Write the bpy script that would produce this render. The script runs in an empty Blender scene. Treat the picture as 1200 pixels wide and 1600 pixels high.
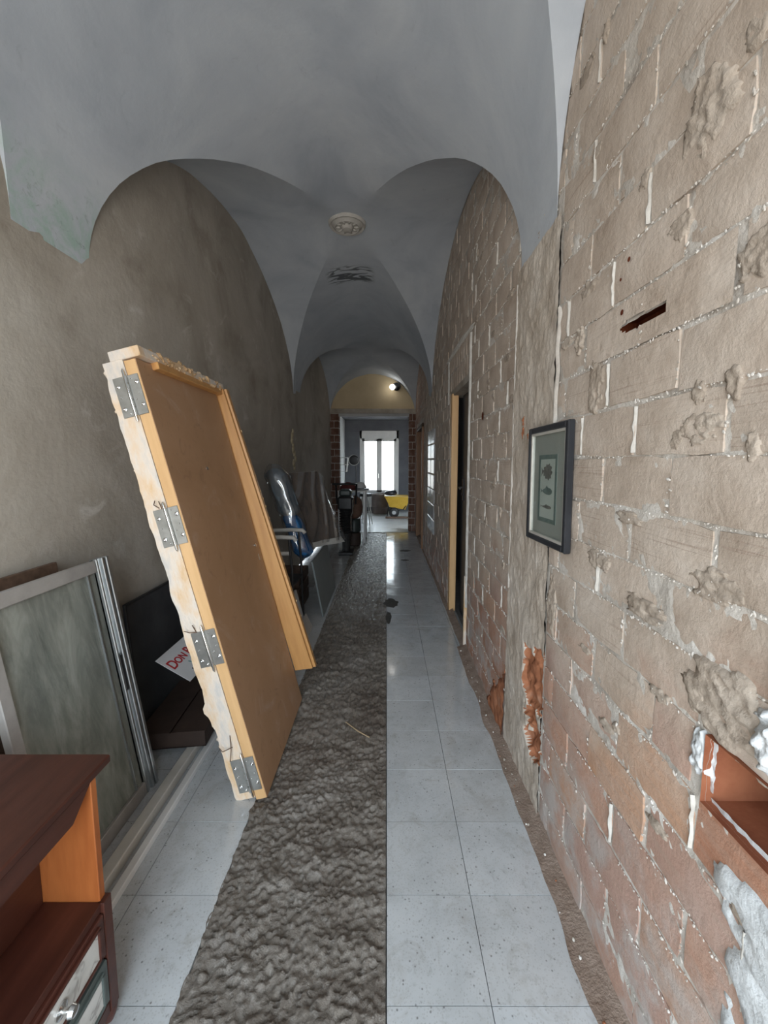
import bpy, bmesh, math, random
from mathutils import Vector, Matrix, noise
random.seed(7)
SC = bpy.context.scene
COL = SC.collection
R_ = math.radians

# ------------------------------------------------------------------ camera
cam = bpy.data.cameras.new('camera')
cam.sensor_fit = 'VERTICAL'; cam.sensor_height = 36.0; cam.lens = 640 * 36 / 1600
cam.shift_x = -4 / 1600; cam.shift_y = (787.3 - 800) / 1600
cam.clip_start = 0.02
camo = bpy.data.objects.new('camera', cam); COL.objects.link(camo)
camo.location = (0, 0, 1.6); camo.rotation_euler = (R_(90 - 6.0), 0, 0)
SC.camera = camo
# ------------------------------------------------------------------ sky and exposure
W = bpy.data.worlds.new('sky'); SC.world = W; W.use_nodes = True
nt = W.node_tree; nt.nodes.clear()
wo = nt.nodes.new('ShaderNodeOutputWorld'); bg = nt.nodes.new('ShaderNodeBackground')
tc = nt.nodes.new('ShaderNodeTexCoord'); sx = nt.nodes.new('ShaderNodeSeparateXYZ'); cr = nt.nodes.new('ShaderNodeValToRGB')
nt.links.new(tc.outputs['Generated'], sx.inputs[0]); nt.links.new(sx.outputs['Z'], cr.inputs[0])
cr.color_ramp.elements[0].position = 0.0; cr.color_ramp.elements[0].color = (.58, .56, .53, 1)
cr.color_ramp.elements[1].position = 0.06; cr.color_ramp.elements[1].color = (.80, .91, 1.0, 1)
nt.links.new(cr.outputs[0], bg.inputs[0]); bg.inputs[1].default_value = 14.0
nt.links.new(bg.outputs[0], wo.inputs[0])
W.cycles.sampling_method = 'MANUAL'; W.cycles.sample_map_resolution = 256
vs = SC.view_settings; vs.view_transform = 'Standard'; vs.look = 'None'; vs.gamma = 1.0; vs.use_curve_mapping = False
vs.exposure = -0.38
SC.cycles.use_denoising = True
SC.cycles.max_bounces = 10; SC.cycles.diffuse_bounces = 7; SC.cycles.glossy_bounces = 4
SC.cycles.transparent_max_bounces = 12; SC.cycles.sample_clamp_indirect = 6.0
SC.cycles.caustics_reflective = False; SC.cycles.caustics_refractive = False

def portal(name, loc, rot, sx_, sy_):
    l = bpy.data.lights.new(name, 'AREA'); l.shape = 'RECTANGLE'; l.size = sx_; l.size_y = sy_
    l.cycles.is_portal = True
    o = bpy.data.objects.new(name, l); o.location = loc; o.rotation_euler = rot; COL.objects.link(o)
    return o
# daylight comes in through two openings: the doorway behind the viewer and the far window
portal('daylight_back_opening', (-.4, -1.32, 1.43), (R_(90), 0, 0), 1.7, 2.85)
portal('daylight_far_window', (-.23, 13.3, 1.35), (R_(90), 0, R_(180)), 1.3, 2.5)

# ------------------------------------------------------------------ material helpers
def newmat(name):
    m = bpy.data.materials.new(name); m.use_nodes = True
    return m, m.node_tree, m.node_tree.nodes['Principled BSDF']
def N(nt, t, **kw):
    n = nt.nodes.new(t)
    for k, v in kw.items(): setattr(n, k, v)
    return n
def coords(nt, coord, rnd, stretch):
    mp = N(nt, 'ShaderNodeMapping'); mp.inputs['Scale'].default_value = stretch
    if coord == 'pos':
        g = N(nt, 'ShaderNodeNewGeometry'); src = g.outputs['Position']
    else:
        g = N(nt, 'ShaderNodeTexCoord'); src = g.outputs['Object']
    if rnd:
        oi = N(nt, 'ShaderNodeObjectInfo'); mu = N(nt, 'ShaderNodeMath', operation='MULTIPLY'); mu.inputs[1].default_value = 37.0
        nt.links.new(oi.outputs['Random'], mu.inputs[0])
        ad = N(nt, 'ShaderNodeVectorMath', operation='ADD'); nt.links.new(src, ad.inputs[0]); nt.links.new(mu.outputs[0], ad.inputs[1])
        src = ad.outputs[0]
    nt.links.new(src, mp.inputs[0])
    return mp.outputs[0]
def ramp(nt, fac, stops):
    r = N(nt, 'ShaderNodeValToRGB'); e = r.color_ramp.elements
    while len(e) > 1: e.remove(e[-1])
    e[0].position = stops[0][0]; e[0].color = (*stops[0][1], 1)
    for p, c in stops[1:]:
        k = e.new(p); k.color = (*c, 1)
    nt.links.new(fac, r.inputs[0]); return r.outputs[0]
def noise_n(nt, vec, scale, detail=6, rough=.6, dist=0.0):
    n = N(nt, 'ShaderNodeTexNoise'); n.inputs['Scale'].default_value = scale; n.inputs['Detail'].default_value = detail
    n.inputs['Roughness'].default_value = rough; n.inputs['Distortion'].default_value = dist
    nt.links.new(vec, n.inputs['Vector']); return n.outputs['Fac']
def mix(nt, fac, a, b):
    m = N(nt, 'ShaderNodeMix', data_type='RGBA')
    for s, v in ((0, fac), (6, a), (7, b)):
        if isinstance(v, (int, float)): m.inputs[s].default_value = v
        elif isinstance(v, tuple): m.inputs[s].default_value = (*v, 1)
        else: nt.links.new(v, m.inputs[s])
    return m.outputs[2]
def math_n(nt, op, a, b=0.0, clamp=False):
    m = N(nt, 'ShaderNodeMath', operation=op); m.use_clamp = clamp
    for s, v in ((0, a), (1, b)):
        if isinstance(v, (int, float)): m.inputs[s].default_value = v
        else: nt.links.new(v, m.inputs[s])
    return m.outputs[0]
def maprange(nt, v, a, b, c=0.0, d=1.0):
    m = N(nt, 'ShaderNodeMapRange'); m.interpolation_type = 'SMOOTHSTEP'
    nt.links.new(v, m.inputs[0])
    for s, x in ((1, a), (2, b), (3, c), (4, d)): m.inputs[s].default_value = x
    return m.outputs[0]
def bump(nt, p, h, strength, dist=.01):
    b = N(nt, 'ShaderNodeBump'); b.inputs['Strength'].default_value = strength; b.inputs['Distance'].default_value = dist
    nt.links.new(h, b.inputs['Height']); nt.links.new(b.outputs[0], p.inputs['Normal']); return b
def pm(name, stops, scale=6, rough=.6, bs=60, bstr=.2, bdist=.003, metal=0.0, coord='obj', rnd=False, stretch=(1, 1, 1), detail=6, spec=.5, dist=0., coat=0.):
    """plain procedural material: noise -> colour ramp, second noise -> bump"""
    m, nt, p = newmat(name)
    v = coords(nt, coord, rnd, stretch)
    f = noise_n(nt, v, scale, detail, .6, dist)
    nt.links.new(ramp(nt, f, stops), p.inputs['Base Color'])
    p.inputs['Roughness'].default_value = rough; p.inputs['Metallic'].default_value = metal
    p.inputs['Specular IOR Level'].default_value = spec; p.inputs['Coat Weight'].default_value = coat
    if bstr: bump(nt, p, noise_n(nt, v, bs, 4), bstr, bdist)
    return m
def two(name, a, b, **kw): return pm(name, [(.3, a), (.7, b)], **kw)

M = {}
# ---- plaster of the vault: dull bluish grey limewash, greenish where it peels low on the near left
m, nt, p = newmat('vault_plaster'); v = coords(nt, 'pos', False, (1, 1, 1))
sep = N(nt, 'ShaderNodeSeparateXYZ'); nt.links.new(v, sep.inputs[0]); X, Y, Z = sep.outputs
c = ramp(nt, noise_n(nt, v, 1.3, 8, .62, .6), [(.3, (.39, .43, .485)), (.5, (.485, .525, .575)), (.72, (.575, .61, .645))])
c = mix(nt, maprange(nt, noise_n(nt, v, 9, 8, .7, 1.0), .58, .72, 0, .35), c, (.34, .365, .41))
# green-grey peeled patch at the left springing
low = maprange(nt, Z, 3.02, 2.62); lf = maprange(nt, X, -1.1, -1.4); nr = maprange(nt, Y, 2.6, 2.1)
g = math_n(nt, 'MULTIPLY', math_n(nt, 'MULTIPLY', low, lf), nr)
g = math_n(nt, 'MULTIPLY', g, maprange(nt, noise_n(nt, v, 7, 6, .65, .8), .38, .62))
c = mix(nt, math_n(nt, 'MULTIPLY', g, .9), c, (.36, .50, .44))
g2 = math_n(nt, 'MULTIPLY', math_n(nt, 'MULTIPLY', low, lf), maprange(nt, noise_n(nt, v, 16, 6, .7, 1.0), .56, .66))
c = mix(nt, math_n(nt, 'MULTIPLY', g2, .6), c, (.20, .26, .235))
# soot-dark mark left by a removed fitting on the second web
vv = N(nt, 'ShaderNodeMapping'); nt.links.new(v, vv.inputs[0]); vv.inputs['Scale'].default_value = (2.2, 7, 2)
mk = math_n(nt, 'MULTIPLY', maprange(nt, math_n(nt, 'ABSOLUTE', math_n(nt, 'ADD', X, .42)), .30, .20), maprange(nt, math_n(nt, 'ABSOLUTE', math_n(nt, 'ADD', Y, -5.05)), .22, .10))
ln = maprange(nt, math_n(nt, 'ABSOLUTE', math_n(nt, 'SUBTRACT', noise_n(nt, vv.outputs[0], 1.5, 2, .5, .9), .5)), .10, .04)
c = mix(nt, math_n(nt, 'MULTIPLY', mk, math_n(nt, 'MULTIPLY', ln, .8)), c, (.03, .032, .036))
nt.links.new(c, p.inputs['Base Color']); p.inputs['Roughness'].default_value = .85; p.inputs['Specular IOR Level'].default_value = .25
bump(nt, p, noise_n(nt, v, 20, 9, .62), .16, .010); M['vault'] = m
# ---- left wall: trowelled grey-brown render with broad blotches
m, nt, p = newmat('left_render'); v = coords(nt, 'pos', False, (1, 1, 1))
c = ramp(nt, noise_n(nt, v, 1.1, 7, .6, .8), [(.3, (.32, .285, .235)), (.48, (.43, .39, .335)), (.7, (.52, .485, .43))])
c = mix(nt, maprange(nt, noise_n(nt, v, 3.5, 8, .65, 1.2), .56, .72, 0, .7), c, (.62, .59, .545))
c = mix(nt, maprange(nt, noise_n(nt, v, 2.3, 6, .6, .4), .56, .75, 0, .5), c, (.23, .19, .15))
nt.links.new(c, p.inputs['Base Color']); p.inputs['Roughness'].default_value = .9; p.inputs['Specular IOR Level'].default_value = .2
bump(nt, p, noise_n(nt, v, 14, 9, .65), .4, .012); M['left'] = m
# ---- bricks: red clay under a dusty beige film above hip height, limey near the floor
m, nt, p = newmat('clay_brick'); v = coords(nt, 'obj', True, (1, 1, 1))
oi = N(nt, 'ShaderNodeObjectInfo'); ge = N(nt, 'ShaderNodeNewGeometry'); sep = N(nt, 'ShaderNodeSeparateXYZ'); nt.links.new(ge.outputs['Position'], sep.inputs[0])
clay = ramp(nt, oi.outputs['Random'], [(0, (.40, .19, .115)), (.25, (.48, .29, .21)), (.5, (.42, .28, .235)), (.75, (.52, .30, .185)), (1, (.46, .33, .28))])
cv = N(nt, 'ShaderNodeMapping'); nt.links.new(v, cv.inputs[0]); cv.inputs['Scale'].default_value = (1, 1, 14)
st = noise_n(nt, cv.outputs[0], 5, 5, .6)
clay = mix(nt, maprange(nt, st, .4, .7, 0, .5), clay, (.42, .30, .235))
pv = ge.outputs['Position']
dn = noise_n(nt, pv, 2.2, 7, .65, .5)
k = math_n(nt, 'ADD', math_n(nt, 'MULTIPLY', sep.outputs[2], 1.0), math_n(nt, 'MULTIPLY', dn, .9))
k = math_n(nt, 'ADD', k, math_n(nt, 'MULTIPLY', oi.outputs['Random'], .28))
k = math_n(nt, 'ADD', k, math_n(nt, 'MULTIPLY', sep.outputs[1], .075))
film = math_n(nt, 'MULTIPLY', maprange(nt, k, 1.30, 1.78, 0, .93), maprange(nt, sep.outputs[1], 8.6, 6.2, .25, 1.0))
filmc = ramp(nt, noise_n(nt, pv, 5, 7, .65), [(.28, (.40, .325, .26)), (.5, (.55, .47, .395)), (.72, (.66, .585, .51))])
c = mix(nt, film, clay, filmc)
cv2 = N(nt, 'ShaderNodeMapping'); nt.links.new(v, cv2.inputs[0]); cv2.inputs['Scale'].default_value = (1, .6, 34)
st2 = noise_n(nt, cv2.outputs[0], 5, 3, .6)
c = mix(nt, math_n(nt, 'MULTIPLY', maprange(nt, st2, .54, .70, 0, .5), maprange(nt, oi.outputs['Random'], .55, .9)), c, (.30, .21, .16))
lime = math_n(nt, 'MULTIPLY', maprange(nt, sep.outputs[2], .85, .10), maprange(nt, noise_n(nt, pv, 6, 7, .65), .40, .62))
c = mix(nt, math_n(nt, 'MULTIPLY', lime, .8), c, (.50, .48, .46))
nt.links.new(c, p.inputs['Base Color']); p.inputs['Roughness'].default_value = .85; p.inputs['Specular IOR Level'].default_value = .25
hh = math_n(nt, 'ADD', math_n(nt, 'MULTIPLY', st2, .12), math_n(nt, 'ADD', noise_n(nt, pv, 42, 8, .7), math_n(nt, 'MULTIPLY', noise_n(nt, pv, 13, 6, .65, .6), 1.2))); bump(nt, p, hh, .4, .012); M['brick'] = m
M['pier'] = pm('pier_render', [(.28, (.40, .335, .27)), (.5, (.54, .475, .405)), (.72, (.64, .585, .52))], scale=5, rough=.9, bs=45, bstr=.6, bdist=.008, coord='pos', spec=.2)
M['residue'] = pm('beige_plaster_residue', [(.28, (.30, .245, .195)), (.5, (.41, .345, .285)), (.72, (.50, .435, .37))], scale=6, rough=.9, bs=55, bstr=.6, bdist=.008, coord='pos', spec=.2)
M['pierbrick'] = pm('dark_red_brick', [(.3, (.12, .06, .042)), (.55, (.19, .105, .078)), (.75, (.28, .21, .17))], scale=5, rough=.9, bs=50, bstr=.4, bdist=.008, rnd=True, spec=.2)
M['wetmortar'] = two('wet_mortar', (.045, .042, .038), (.085, .08, .072), scale=20, rough=.85, coord='pos', bstr=.3)
M['mortar'] = pm('lime_mortar', [(.3, (.36, .32, .28)), (.5, (.56, .52, .47)), (.7, (.70, .67, .63))], scale=7, rough=.9, bs=70, bstr=.6, bdist=.006, coord='pos', spec=.2)
M['render'] = pm('rough_beige_render', [(.3, (.29, .25, .205)), (.5, (.41, .37, .315)), (.72, (.50, .465, .42))], scale=4, rough=.9, bs=45, bstr=.6, bdist=.008, coord='pos', spec=.2)
M['terracotta'] = pm('broken_terracotta', [(.3, (.22, .085, .045)), (.55, (.40, .165, .085)), (.75, (.45, .27, .19))], scale=9, rough=.9, bs=60, bstr=.5, bdist=.006, coord='pos', spec=.2)
M['redclay'] = pm('hollow_brick_clay', [(.35, (.21, .065, .032)), (.65, (.33, .125, .065))], scale=8, rough=.85, bs=50, bstr=.3, coord='pos', spec=.2)
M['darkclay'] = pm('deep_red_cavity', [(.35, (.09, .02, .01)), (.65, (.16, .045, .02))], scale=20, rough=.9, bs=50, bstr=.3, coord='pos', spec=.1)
M['gypsum'] = pm('white_gypsum', [(.3, (.48, .50, .51)), (.6, (.66, .68, .69))], scale=10, rough=.7, bs=40, bstr=.5, bdist=.01, coord='pos')
M['lightmortar'] = pm('pale_mortar', [(.3, (.44, .41, .37)), (.7, (.64, .61, .56))], scale=25, rough=.9, bs=90, bstr=.5, coord='pos')
M['limewhite'] = pm('white_plaster_edge', [(.3, (.55, .53, .49)), (.6, (.72, .70, .66))], scale=20, rough=.8, bs=60, bstr=.4, coord='pos')
# ---- terrazzo floor tile
m, nt, p = newmat('terrazzo'); v = coords(nt, 'pos', False, (1, 1, 1))
c = ramp(nt, noise_n(nt, v, 3.0, 8, .65, .3), [(.3, (.45, .475, .495)), (.5, (.55, .58, .605)), (.7, (.63, .655, .675))])
vo = N(nt, 'ShaderNodeTexVoronoi'); vo.inputs['Scale'].default_value = 55; nt.links.new(v, vo.inputs['Vector'])
vo2 = N(nt, 'ShaderNodeTexVoronoi'); vo2.inputs['Scale'].default_value = 120; nt.links.new(v, vo2.inputs['Vector'])
c = mix(nt, math_n(nt, 'MULTIPLY', maprange(nt, vo.outputs['Distance'], .24, .10), maprange(nt, noise_n(nt, v, 30, 2), .44, .58, 0, .8)), c, (.13, .13, .13))
c = mix(nt, math_n(nt, 'MULTIPLY', maprange(nt, vo2.outputs['Distance'], .36, .2), .25), c, (.26, .25, .24))
c = mix(nt, maprange(nt, noise_n(nt, v, 7, 8, .7, 1.0), .5, .72, 0, .5), c, (.33, .31, .285))
c = mix(nt, maprange(nt, noise_n(nt, v, 28, 6, .7, .6), .54, .68, 0, .35), c, (.30, .30, .30))
oi = N(nt, 'ShaderNodeObjectInfo'); c = mix(nt, math_n(nt, 'MULTIPLY', oi.outputs['Random'], .22), c, (.36, .35, .33))
nt.links.new(c, p.inputs['Base Color'])
nt.links.new(maprange(nt, noise_n(nt, v, 5, 6), .35, .7, .07, .20), p.inputs['Roughness']); p.inputs['Specular IOR Level'].default_value = .8
bump(nt, p, noise_n(nt, v, 60, 4), .03, .002); M['tile'] = m
M['grout'] = two('dark_grout', (.16, .155, .15), (.24, .23, .22), scale=20, rough=.9, coord='pos', bstr=.3)
# ---- rough concrete laid in the channel
m, nt, p = newmat('rough_concrete'); v = coords(nt, 'pos', False, (1, 1, 1))
c = ramp(nt, noise_n(nt, v, 2.2, 8, .65, .5), [(.3, (.125, .10, .082)), (.5, (.19, .165, .14)), (.7, (.28, .255, .23))])
c = mix(nt, maprange(nt, noise_n(nt, v, 40, 6, .7), .5, .7, 0, .6), c, (.34, .32, .295))
nt.links.new(c, p.inputs['Base Color']); nt.links.new(maprange(nt, noise_n(nt, v, 30, 5), .38, .62, .14, .5), p.inputs['Roughness'])
bump(nt, p, noise_n(nt, v, 75, 7, .7), .7, .012); M['concrete'] = m
M['cement'] = pm('cement_screed', [(.3, (.42, .44, .45)), (.7, (.60, .62, .63))], scale=3, rough=.35, bs=30, bstr=.4, coord='pos')
M['brownstrip'] = pm('rough_brown_strip', [(.3, (.22, .16, .125)), (.6, (.32, .25, .205)), (.8, (.42, .37, .33))], scale=14, rough=.95, bs=90, bstr=.8, bdist=.008, coord='pos', spec=.1)
M['cream'] = two('cream_paint', (.50, .40, .25), (.60, .49, .32), scale=3, rough=.8, coord='pos', bs=30, bstr=.15)
M['darkwall'] = two('shaded_grey_wall', (.10, .105, .12), (.15, .155, .17), scale=2, rough=.9, coord='pos', bstr=.2)  # dark grey with the far room's shade put into the colour
M['palewall'] = two('pale_grey_wall', (.45, .46, .46), (.55, .56, .56), scale=3, rough=.9, coord='pos', bstr=.2)
M['whitepaint'] = two('white_paint', (.66, .66, .65), (.74, .74, .73), scale=5, rough=.4, bstr=.05)
M['greywhite'] = two('dirty_white_plastic', (.48, .46, .42), (.60, .58, .54), scale=6, rough=.4, bstr=.1)
M['pine'] = pm('raw_pine', [(.3, (.56, .33, .145)), (.6, (.68, .43, .21)), (.8, (.62, .37, .17))], scale=3, rough=.5, stretch=(6, 6, .6), bs=30, bstr=.1)
M['pine2'] = pm('varnished_pine', [(.3, (.42, .20, .065)), (.6, (.55, .29, .10)), (.8, (.48, .24, .085))], scale=3, rough=.4, stretch=(6, 6, .6), bs=30, bstr=.1)
M['jambwhite'] = pm('plastered_jamb', [(.34, (.62, .40, .20)), (.44, (.70, .53, .37)), (.54, (.70, .61, .52)), (.64, (.55, .52, .49)), (.74, (.70, .50, .30))], scale=4.5, rough=.75, stretch=(2, 2, .8), bs=40, bstr=.5, bdist=.006)
M['foam'] = pm('crumbly_foam_and_mortar', [(.3, (.30, .18, .08)), (.5, (.50, .33, .18)), (.75, (.66, .54, .40))], scale=16, rough=.9, bs=60, bstr=.7, bdist=.01)
# brown hardboard with dusty smears
m, nt, p = newmat('brown_hardboard'); v = coords(nt, 'obj', False, (1, 1, 1))
c = ramp(nt, noise_n(nt, v, 1.6, 6, .6, .6), [(.3, (.33, .185, .095)), (.55, (.385, .225, .125)), (.75, (.42, .28, .19))])
c = mix(nt, maprange(nt, noise_n(nt, v, 7, 7, .7, 2.2), .56, .70, 0, .45), c, (.20, .10, .055))
c = mix(nt, maprange(nt, noise_n(nt, v, 4, 8, .7, 1.5), .54, .72, 0, .5), c, (.46, .335, .26))
nt.links.new(c, p.inputs['Base Color']); p.inputs['Roughness'].default_value = .48; bump(nt, p, noise_n(nt, v, 90, 3), .06, .002); M['hardboard'] = m
M['steel'] = two('galvanised_steel', (.38, .38, .36), (.52, .52, .50), scale=18, rough=.38, metal=.85, bs=80, bstr=.15)
M['chrome'] = two('bright_steel', (.70, .70, .69), (.8, .8, .79), scale=20, rough=.2, metal=1, bstr=0)
M['alu'] = two('anodised_aluminium', (.62, .66, .68), (.72, .75, .77), scale=12, rough=.28, metal=.9, stretch=(8, 8, .4), bs=90, bstr=.05)
M['alumatt'] = two('dusty_aluminium', (.36, .34, .32), (.46, .44, .42), scale=12, rough=.6, metal=.3, bstr=.1)
M['ironblack'] = two('black_iron', (.012, .012, .013), (.03, .03, .032), scale=12, rough=.45, bstr=.2)
M['blackrubber'] = two('black_rubber', (.014, .014, .015), (.03, .03, .03), scale=20, rough=.6, bstr=.2)
M['mahog'] = pm('dark_mahogany', [(.3, (.045, .014, .009)), (.7, (.085, .028, .018))], scale=4, rough=.35, stretch=(6, .7, 6), bs=40, bstr=.1)
M['mahog2'] = pm('reddish_mahogany', [(.3, (.05, .015, .010)), (.7, (.09, .028, .018))], scale=4, rough=.4, stretch=(6, .7, 6), bs=40, bstr=.1)
M['orangewood'] = pm('orange_wood', [(.3, (.30, .085, .022)), (.6, (.42, .135, .038)), (.8, (.36, .105, .03))], scale=4, rough=.4, stretch=(5, 5, .6), bs=40, bstr=.1)  # more orange than the mahogany; side panels only
M['darkwood'] = pm('dark_old_wood', [(.3, (.07, .04, .026)), (.7, (.15, .09, .06))], scale=5, rough=.6, stretch=(1, 5, 5), bs=40, bstr=.2)
M['tanwood'] = pm('plain_brown_wood', [(.3, (.22, .11, .055)), (.7, (.33, .18, .10))], scale=4, rough=.6, stretch=(6, 6, .7), bs=40, bstr=.15)
M['marble'] = pm('white_veined_marble', [(.35, (.66, .65, .62)), (.47, (.60, .59, .56)), (.5, (.38, .36, .34)), (.53, (.60, .59, .56)), (.65, (.70, .69, .66))], scale=7, rough=.25, detail=3, dist=1.2, bstr=0)
M['greengrey'] = two('grey_green_painted_wood', (.075, .095, .09), (.12, .145, .135), scale=6, rough=.4, bstr=.1)
M['greyboard'] = two('grey_green_board', (.17, .20, .205), (.25, .28, .28), scale=3, rough=.35, bstr=.05)
M['blue'] = two('blue_plastic_sheet', (.02, .12, .32), (.05, .22, .48), scale=6, rough=.25, bs=12, bstr=.5, bdist=.02)
M['bluegrey'] = two('clouded_blue_grey_plastic', (.11, .145, .18), (.22, .265, .30), scale=6, rough=.45, bs=12, bstr=.5, bdist=.02)
M['brownpanel'] = two('brown_panel', (.15, .115, .10), (.22, .175, .155), scale=3, rough=.4, bstr=.1)
M['perf'] = two('black_sheet_metal', (.03, .032, .036), (.075, .078, .085), scale=4, rough=.45, bstr=.1)
M['darkbrown'] = two('dark_brown_cardboard', (.028, .016, .012), (.055, .034, .026), scale=6, rough=.7, bstr=.2)
M['yellow'] = two('yellow_paint', (.55, .33, .03), (.65, .42, .06), scale=6, rough=.45, bstr=.1)
M['barrel'] = two('brown_painted_steel', (.10, .075, .065), (.15, .115, .10), scale=5, rough=.5, bstr=.1)
M['brownleather'] = two('brown_canvas', (.12, .065, .045), (.19, .11, .075), scale=8, rough=.7, bstr=.3)
M['maroon'] = two('maroon_cloth', (.10, .02, .02), (.16, .04, .035), scale=9, rough=.8, bstr=.3)
M['bottle'] = two('dark_green_metal', (.02, .03, .028), (.05, .065, .06), scale=6, rough=.4, bstr=.1)
M['straw'] = two('dry_twig', (.30, .22, .13), (.42, .32, .2), scale=30, rough=.8, bstr=.1)
M['paperwhite'] = two('white_card', (.66, .66, .67), (.74, .74, .75), scale=5, rough=.5, bstr=.05)
M['redink'] = two('red_ink', (.42, .025, .03), (.5, .04, .045), scale=5, rough=.5, bstr=0)
M['tealink'] = two('teal_ink', (.08, .22, .22), (.12, .28, .28), scale=5, rough=.5, bstr=0)
M['mount'] = two('grey_green_mount_card', (.30, .305, .275), (.35, .355, .32), scale=4, rough=.7, bstr=.03)
M['print'] = two('pale_green_print_paper', (.42, .45, .40), (.48, .51, .46), scale=6, rough=.7, bstr=.02)
M['inkgreen'] = two('grey_green_ink', (.10, .14, .125), (.16, .20, .18), scale=50, rough=.7, bstr=0)
M['inkgrey'] = two('grey_brown_ink', (.10, .095, .08), (.2, .19, .17), scale=60, rough=.7, bstr=0)
M['frameblack'] = two('black_lacquer', (.016, .018, .022), (.03, .032, .038), scale=8, rough=.35, bstr=.05)
M['silver'] = two('silver_gilt_slip', (.60, .58, .52), (.72, .70, .64), scale=15, rough=.35, metal=.4, bstr=.05)
M['steelblue'] = two('blue_black_steel_door', (.03, .037, .045), (.055, .065, .078), scale=3, rough=.4, bstr=.05)
M['glazed'] = two('grey_glazed_block', (.26, .26, .27), (.36, .36, .37), scale=4, rough=.28, bs=10, bstr=.25, bdist=.01)
M['yellowish'] = two('ochre_plaster_chip', (.38, .31, .2), (.55, .47, .33), scale=20, rough=.9, bstr=.3)
M['rose'] = two('cream_plaster_moulding', (.44, .42, .39), (.55, .53, .49), scale=12, rough=.8, bs=40, bstr=.2)
def glassmat(name, tint, gloss, rough, wash=None, washamt=0.0):
    """thin sheet: part see-through, part mirror-like, with optional dirt wash"""
    m = bpy.data.materials.new(name); m.use_nodes = True; nt = m.node_tree; nt.nodes.clear()
    o = N(nt, 'ShaderNodeOutputMaterial'); t = N(nt, 'ShaderNodeBsdfTransparent'); t.inputs[0].default_value = (*tint, 1)
    g = N(nt, 'ShaderNodeBsdfGlossy'); g.inputs['Roughness'].default_value = rough
    ge = N(nt, 'ShaderNodeNewGeometry'); dt = N(nt, 'ShaderNodeVectorMath', operation='DOT_PRODUCT')
    nt.links.new(ge.outputs['Normal'], dt.inputs[0]); nt.links.new(ge.outputs['Incoming'], dt.inputs[1])
    pw = math_n(nt, 'POWER', math_n(nt, 'SUBTRACT', 1.0, math_n(nt, 'ABSOLUTE', dt.outputs['Value'])), 5.0)
    a = math_n(nt, 'ADD', math_n(nt, 'MULTIPLY', pw, .5), gloss + .03, True)
    ms = N(nt, 'ShaderNodeMixShader'); nt.links.new(a, ms.inputs[0]); nt.links.new(t.outputs[0], ms.inputs[1]); nt.links.new(g.outputs[0], ms.inputs[2])
    out = ms.outputs[0]
    if wash:
        v = coords(nt, 'obj', False, (1, 2.2, .6)); d = N(nt, 'ShaderNodeBsdfDiffuse')
        nt.links.new(ramp(nt, noise_n(nt, v, 5, 8, .65, .8), [(.3, wash[0]), (.7, wash[1])]), d.inputs[0])
        w = maprange(nt, noise_n(nt, v, 3, 8, .65, .5), .3, .7, washamt * .5, washamt)
        m2 = N(nt, 'ShaderNodeMixShader'); nt.links.new(w, m2.inputs[0]); nt.links.new(out, m2.inputs[1]); nt.links.new(d.outputs[0], m2.inputs[2]); out = m2.outputs[0]
    nt.links.new(out, o.inputs[0]); return m
M['glass'] = glassmat('clear_glass', (.95, .97, .97), .0, .02)
M['dirtyglass'] = glassmat('dusty_glass', (.55, .6, .58), .02, .12, ((.22, .235, .21), (.46, .47, .42)), .85)
M['film'] = glassmat('clear_plastic_film', (.90, .92, .94), .24, .07)
M['greyfilm'] = glassmat('grey_plastic_film', (.5, .47, .5), .04, .25, ((.20, .17, .18), (.30, .26, .27)), .8)
m = bpy.data.materials.new('sheer_curtain'); m.use_nodes = True; nt = m.node_tree; nt.nodes.clear()
o = N(nt, 'ShaderNodeOutputMaterial'); t = N(nt, 'ShaderNodeBsdfTransparent'); d = N(nt, 'ShaderNodeBsdfTranslucent'); ms = N(nt, 'ShaderNodeMixShader')
d.inputs[0].default_value = (.9, .9, .9, 1); ms.inputs[0].default_value = .45
nt.links.new(t.outputs[0], ms.inputs[1]); nt.links.new(d.outputs[0], ms.inputs[2]); nt.links.new(ms.outputs[0], o.inputs[0]); M['curtain'] = m
m, nt, p = newmat('lit_bulb'); p.inputs['Emission Color'].default_value = (1, .97, .9, 1); p.inputs['Emission Strength'].default_value = 14; M['bulb'] = m

# ------------------------------------------------------------------ mesh helpers
def link(name, bm, mat, parent=None, loc=None, smooth=False, sharp=None):
    me = bpy.data.meshes.new(name)
    bmesh.ops.recalc_face_normals(bm, faces=bm.faces) if smooth is not None else None
    bm.to_mesh(me); bm.free()
    for mm in (mat if isinstance(mat, (list, tuple)) else [mat]): me.materials.append(mm)
    if smooth:
        me.polygons.foreach_set('use_smooth', [True] * len(me.polygons))
        if sharp: me.set_sharp_from_angle(angle=R_(sharp))
    o = bpy.data.objects.new(name, me); COL.objects.link(o)
    if parent: o.parent = parent
    if loc: o.location = loc
    return o
def box(bm, x0, x1, y0, y1, z0, z1, bev=0.0, mi=0):
    vs = [bm.verts.new((x, y, z)) for x in (x0, x1) for y in (y0, y1) for z in (z0, z1)]
    f = [(0, 1, 3, 2), (4, 6, 7, 5), (0, 4, 5, 1), (2, 3, 7, 6), (0, 2, 6, 4), (1, 5, 7, 3)]
    fs = [bm.faces.new([vs[i] for i in q]) for q in f]
    for q in fs: q.material_index = mi
    if bev:
        es = list({e for q in fs for e in q.edges})
        bmesh.ops.bevel(bm, geom=es, offset=bev, segments=1, affect='EDGES', clamp_overlap=True)
    return vs
def B(*a, **k):
    bm = bmesh.new(); box(bm, *a, **k); return bm
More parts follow.
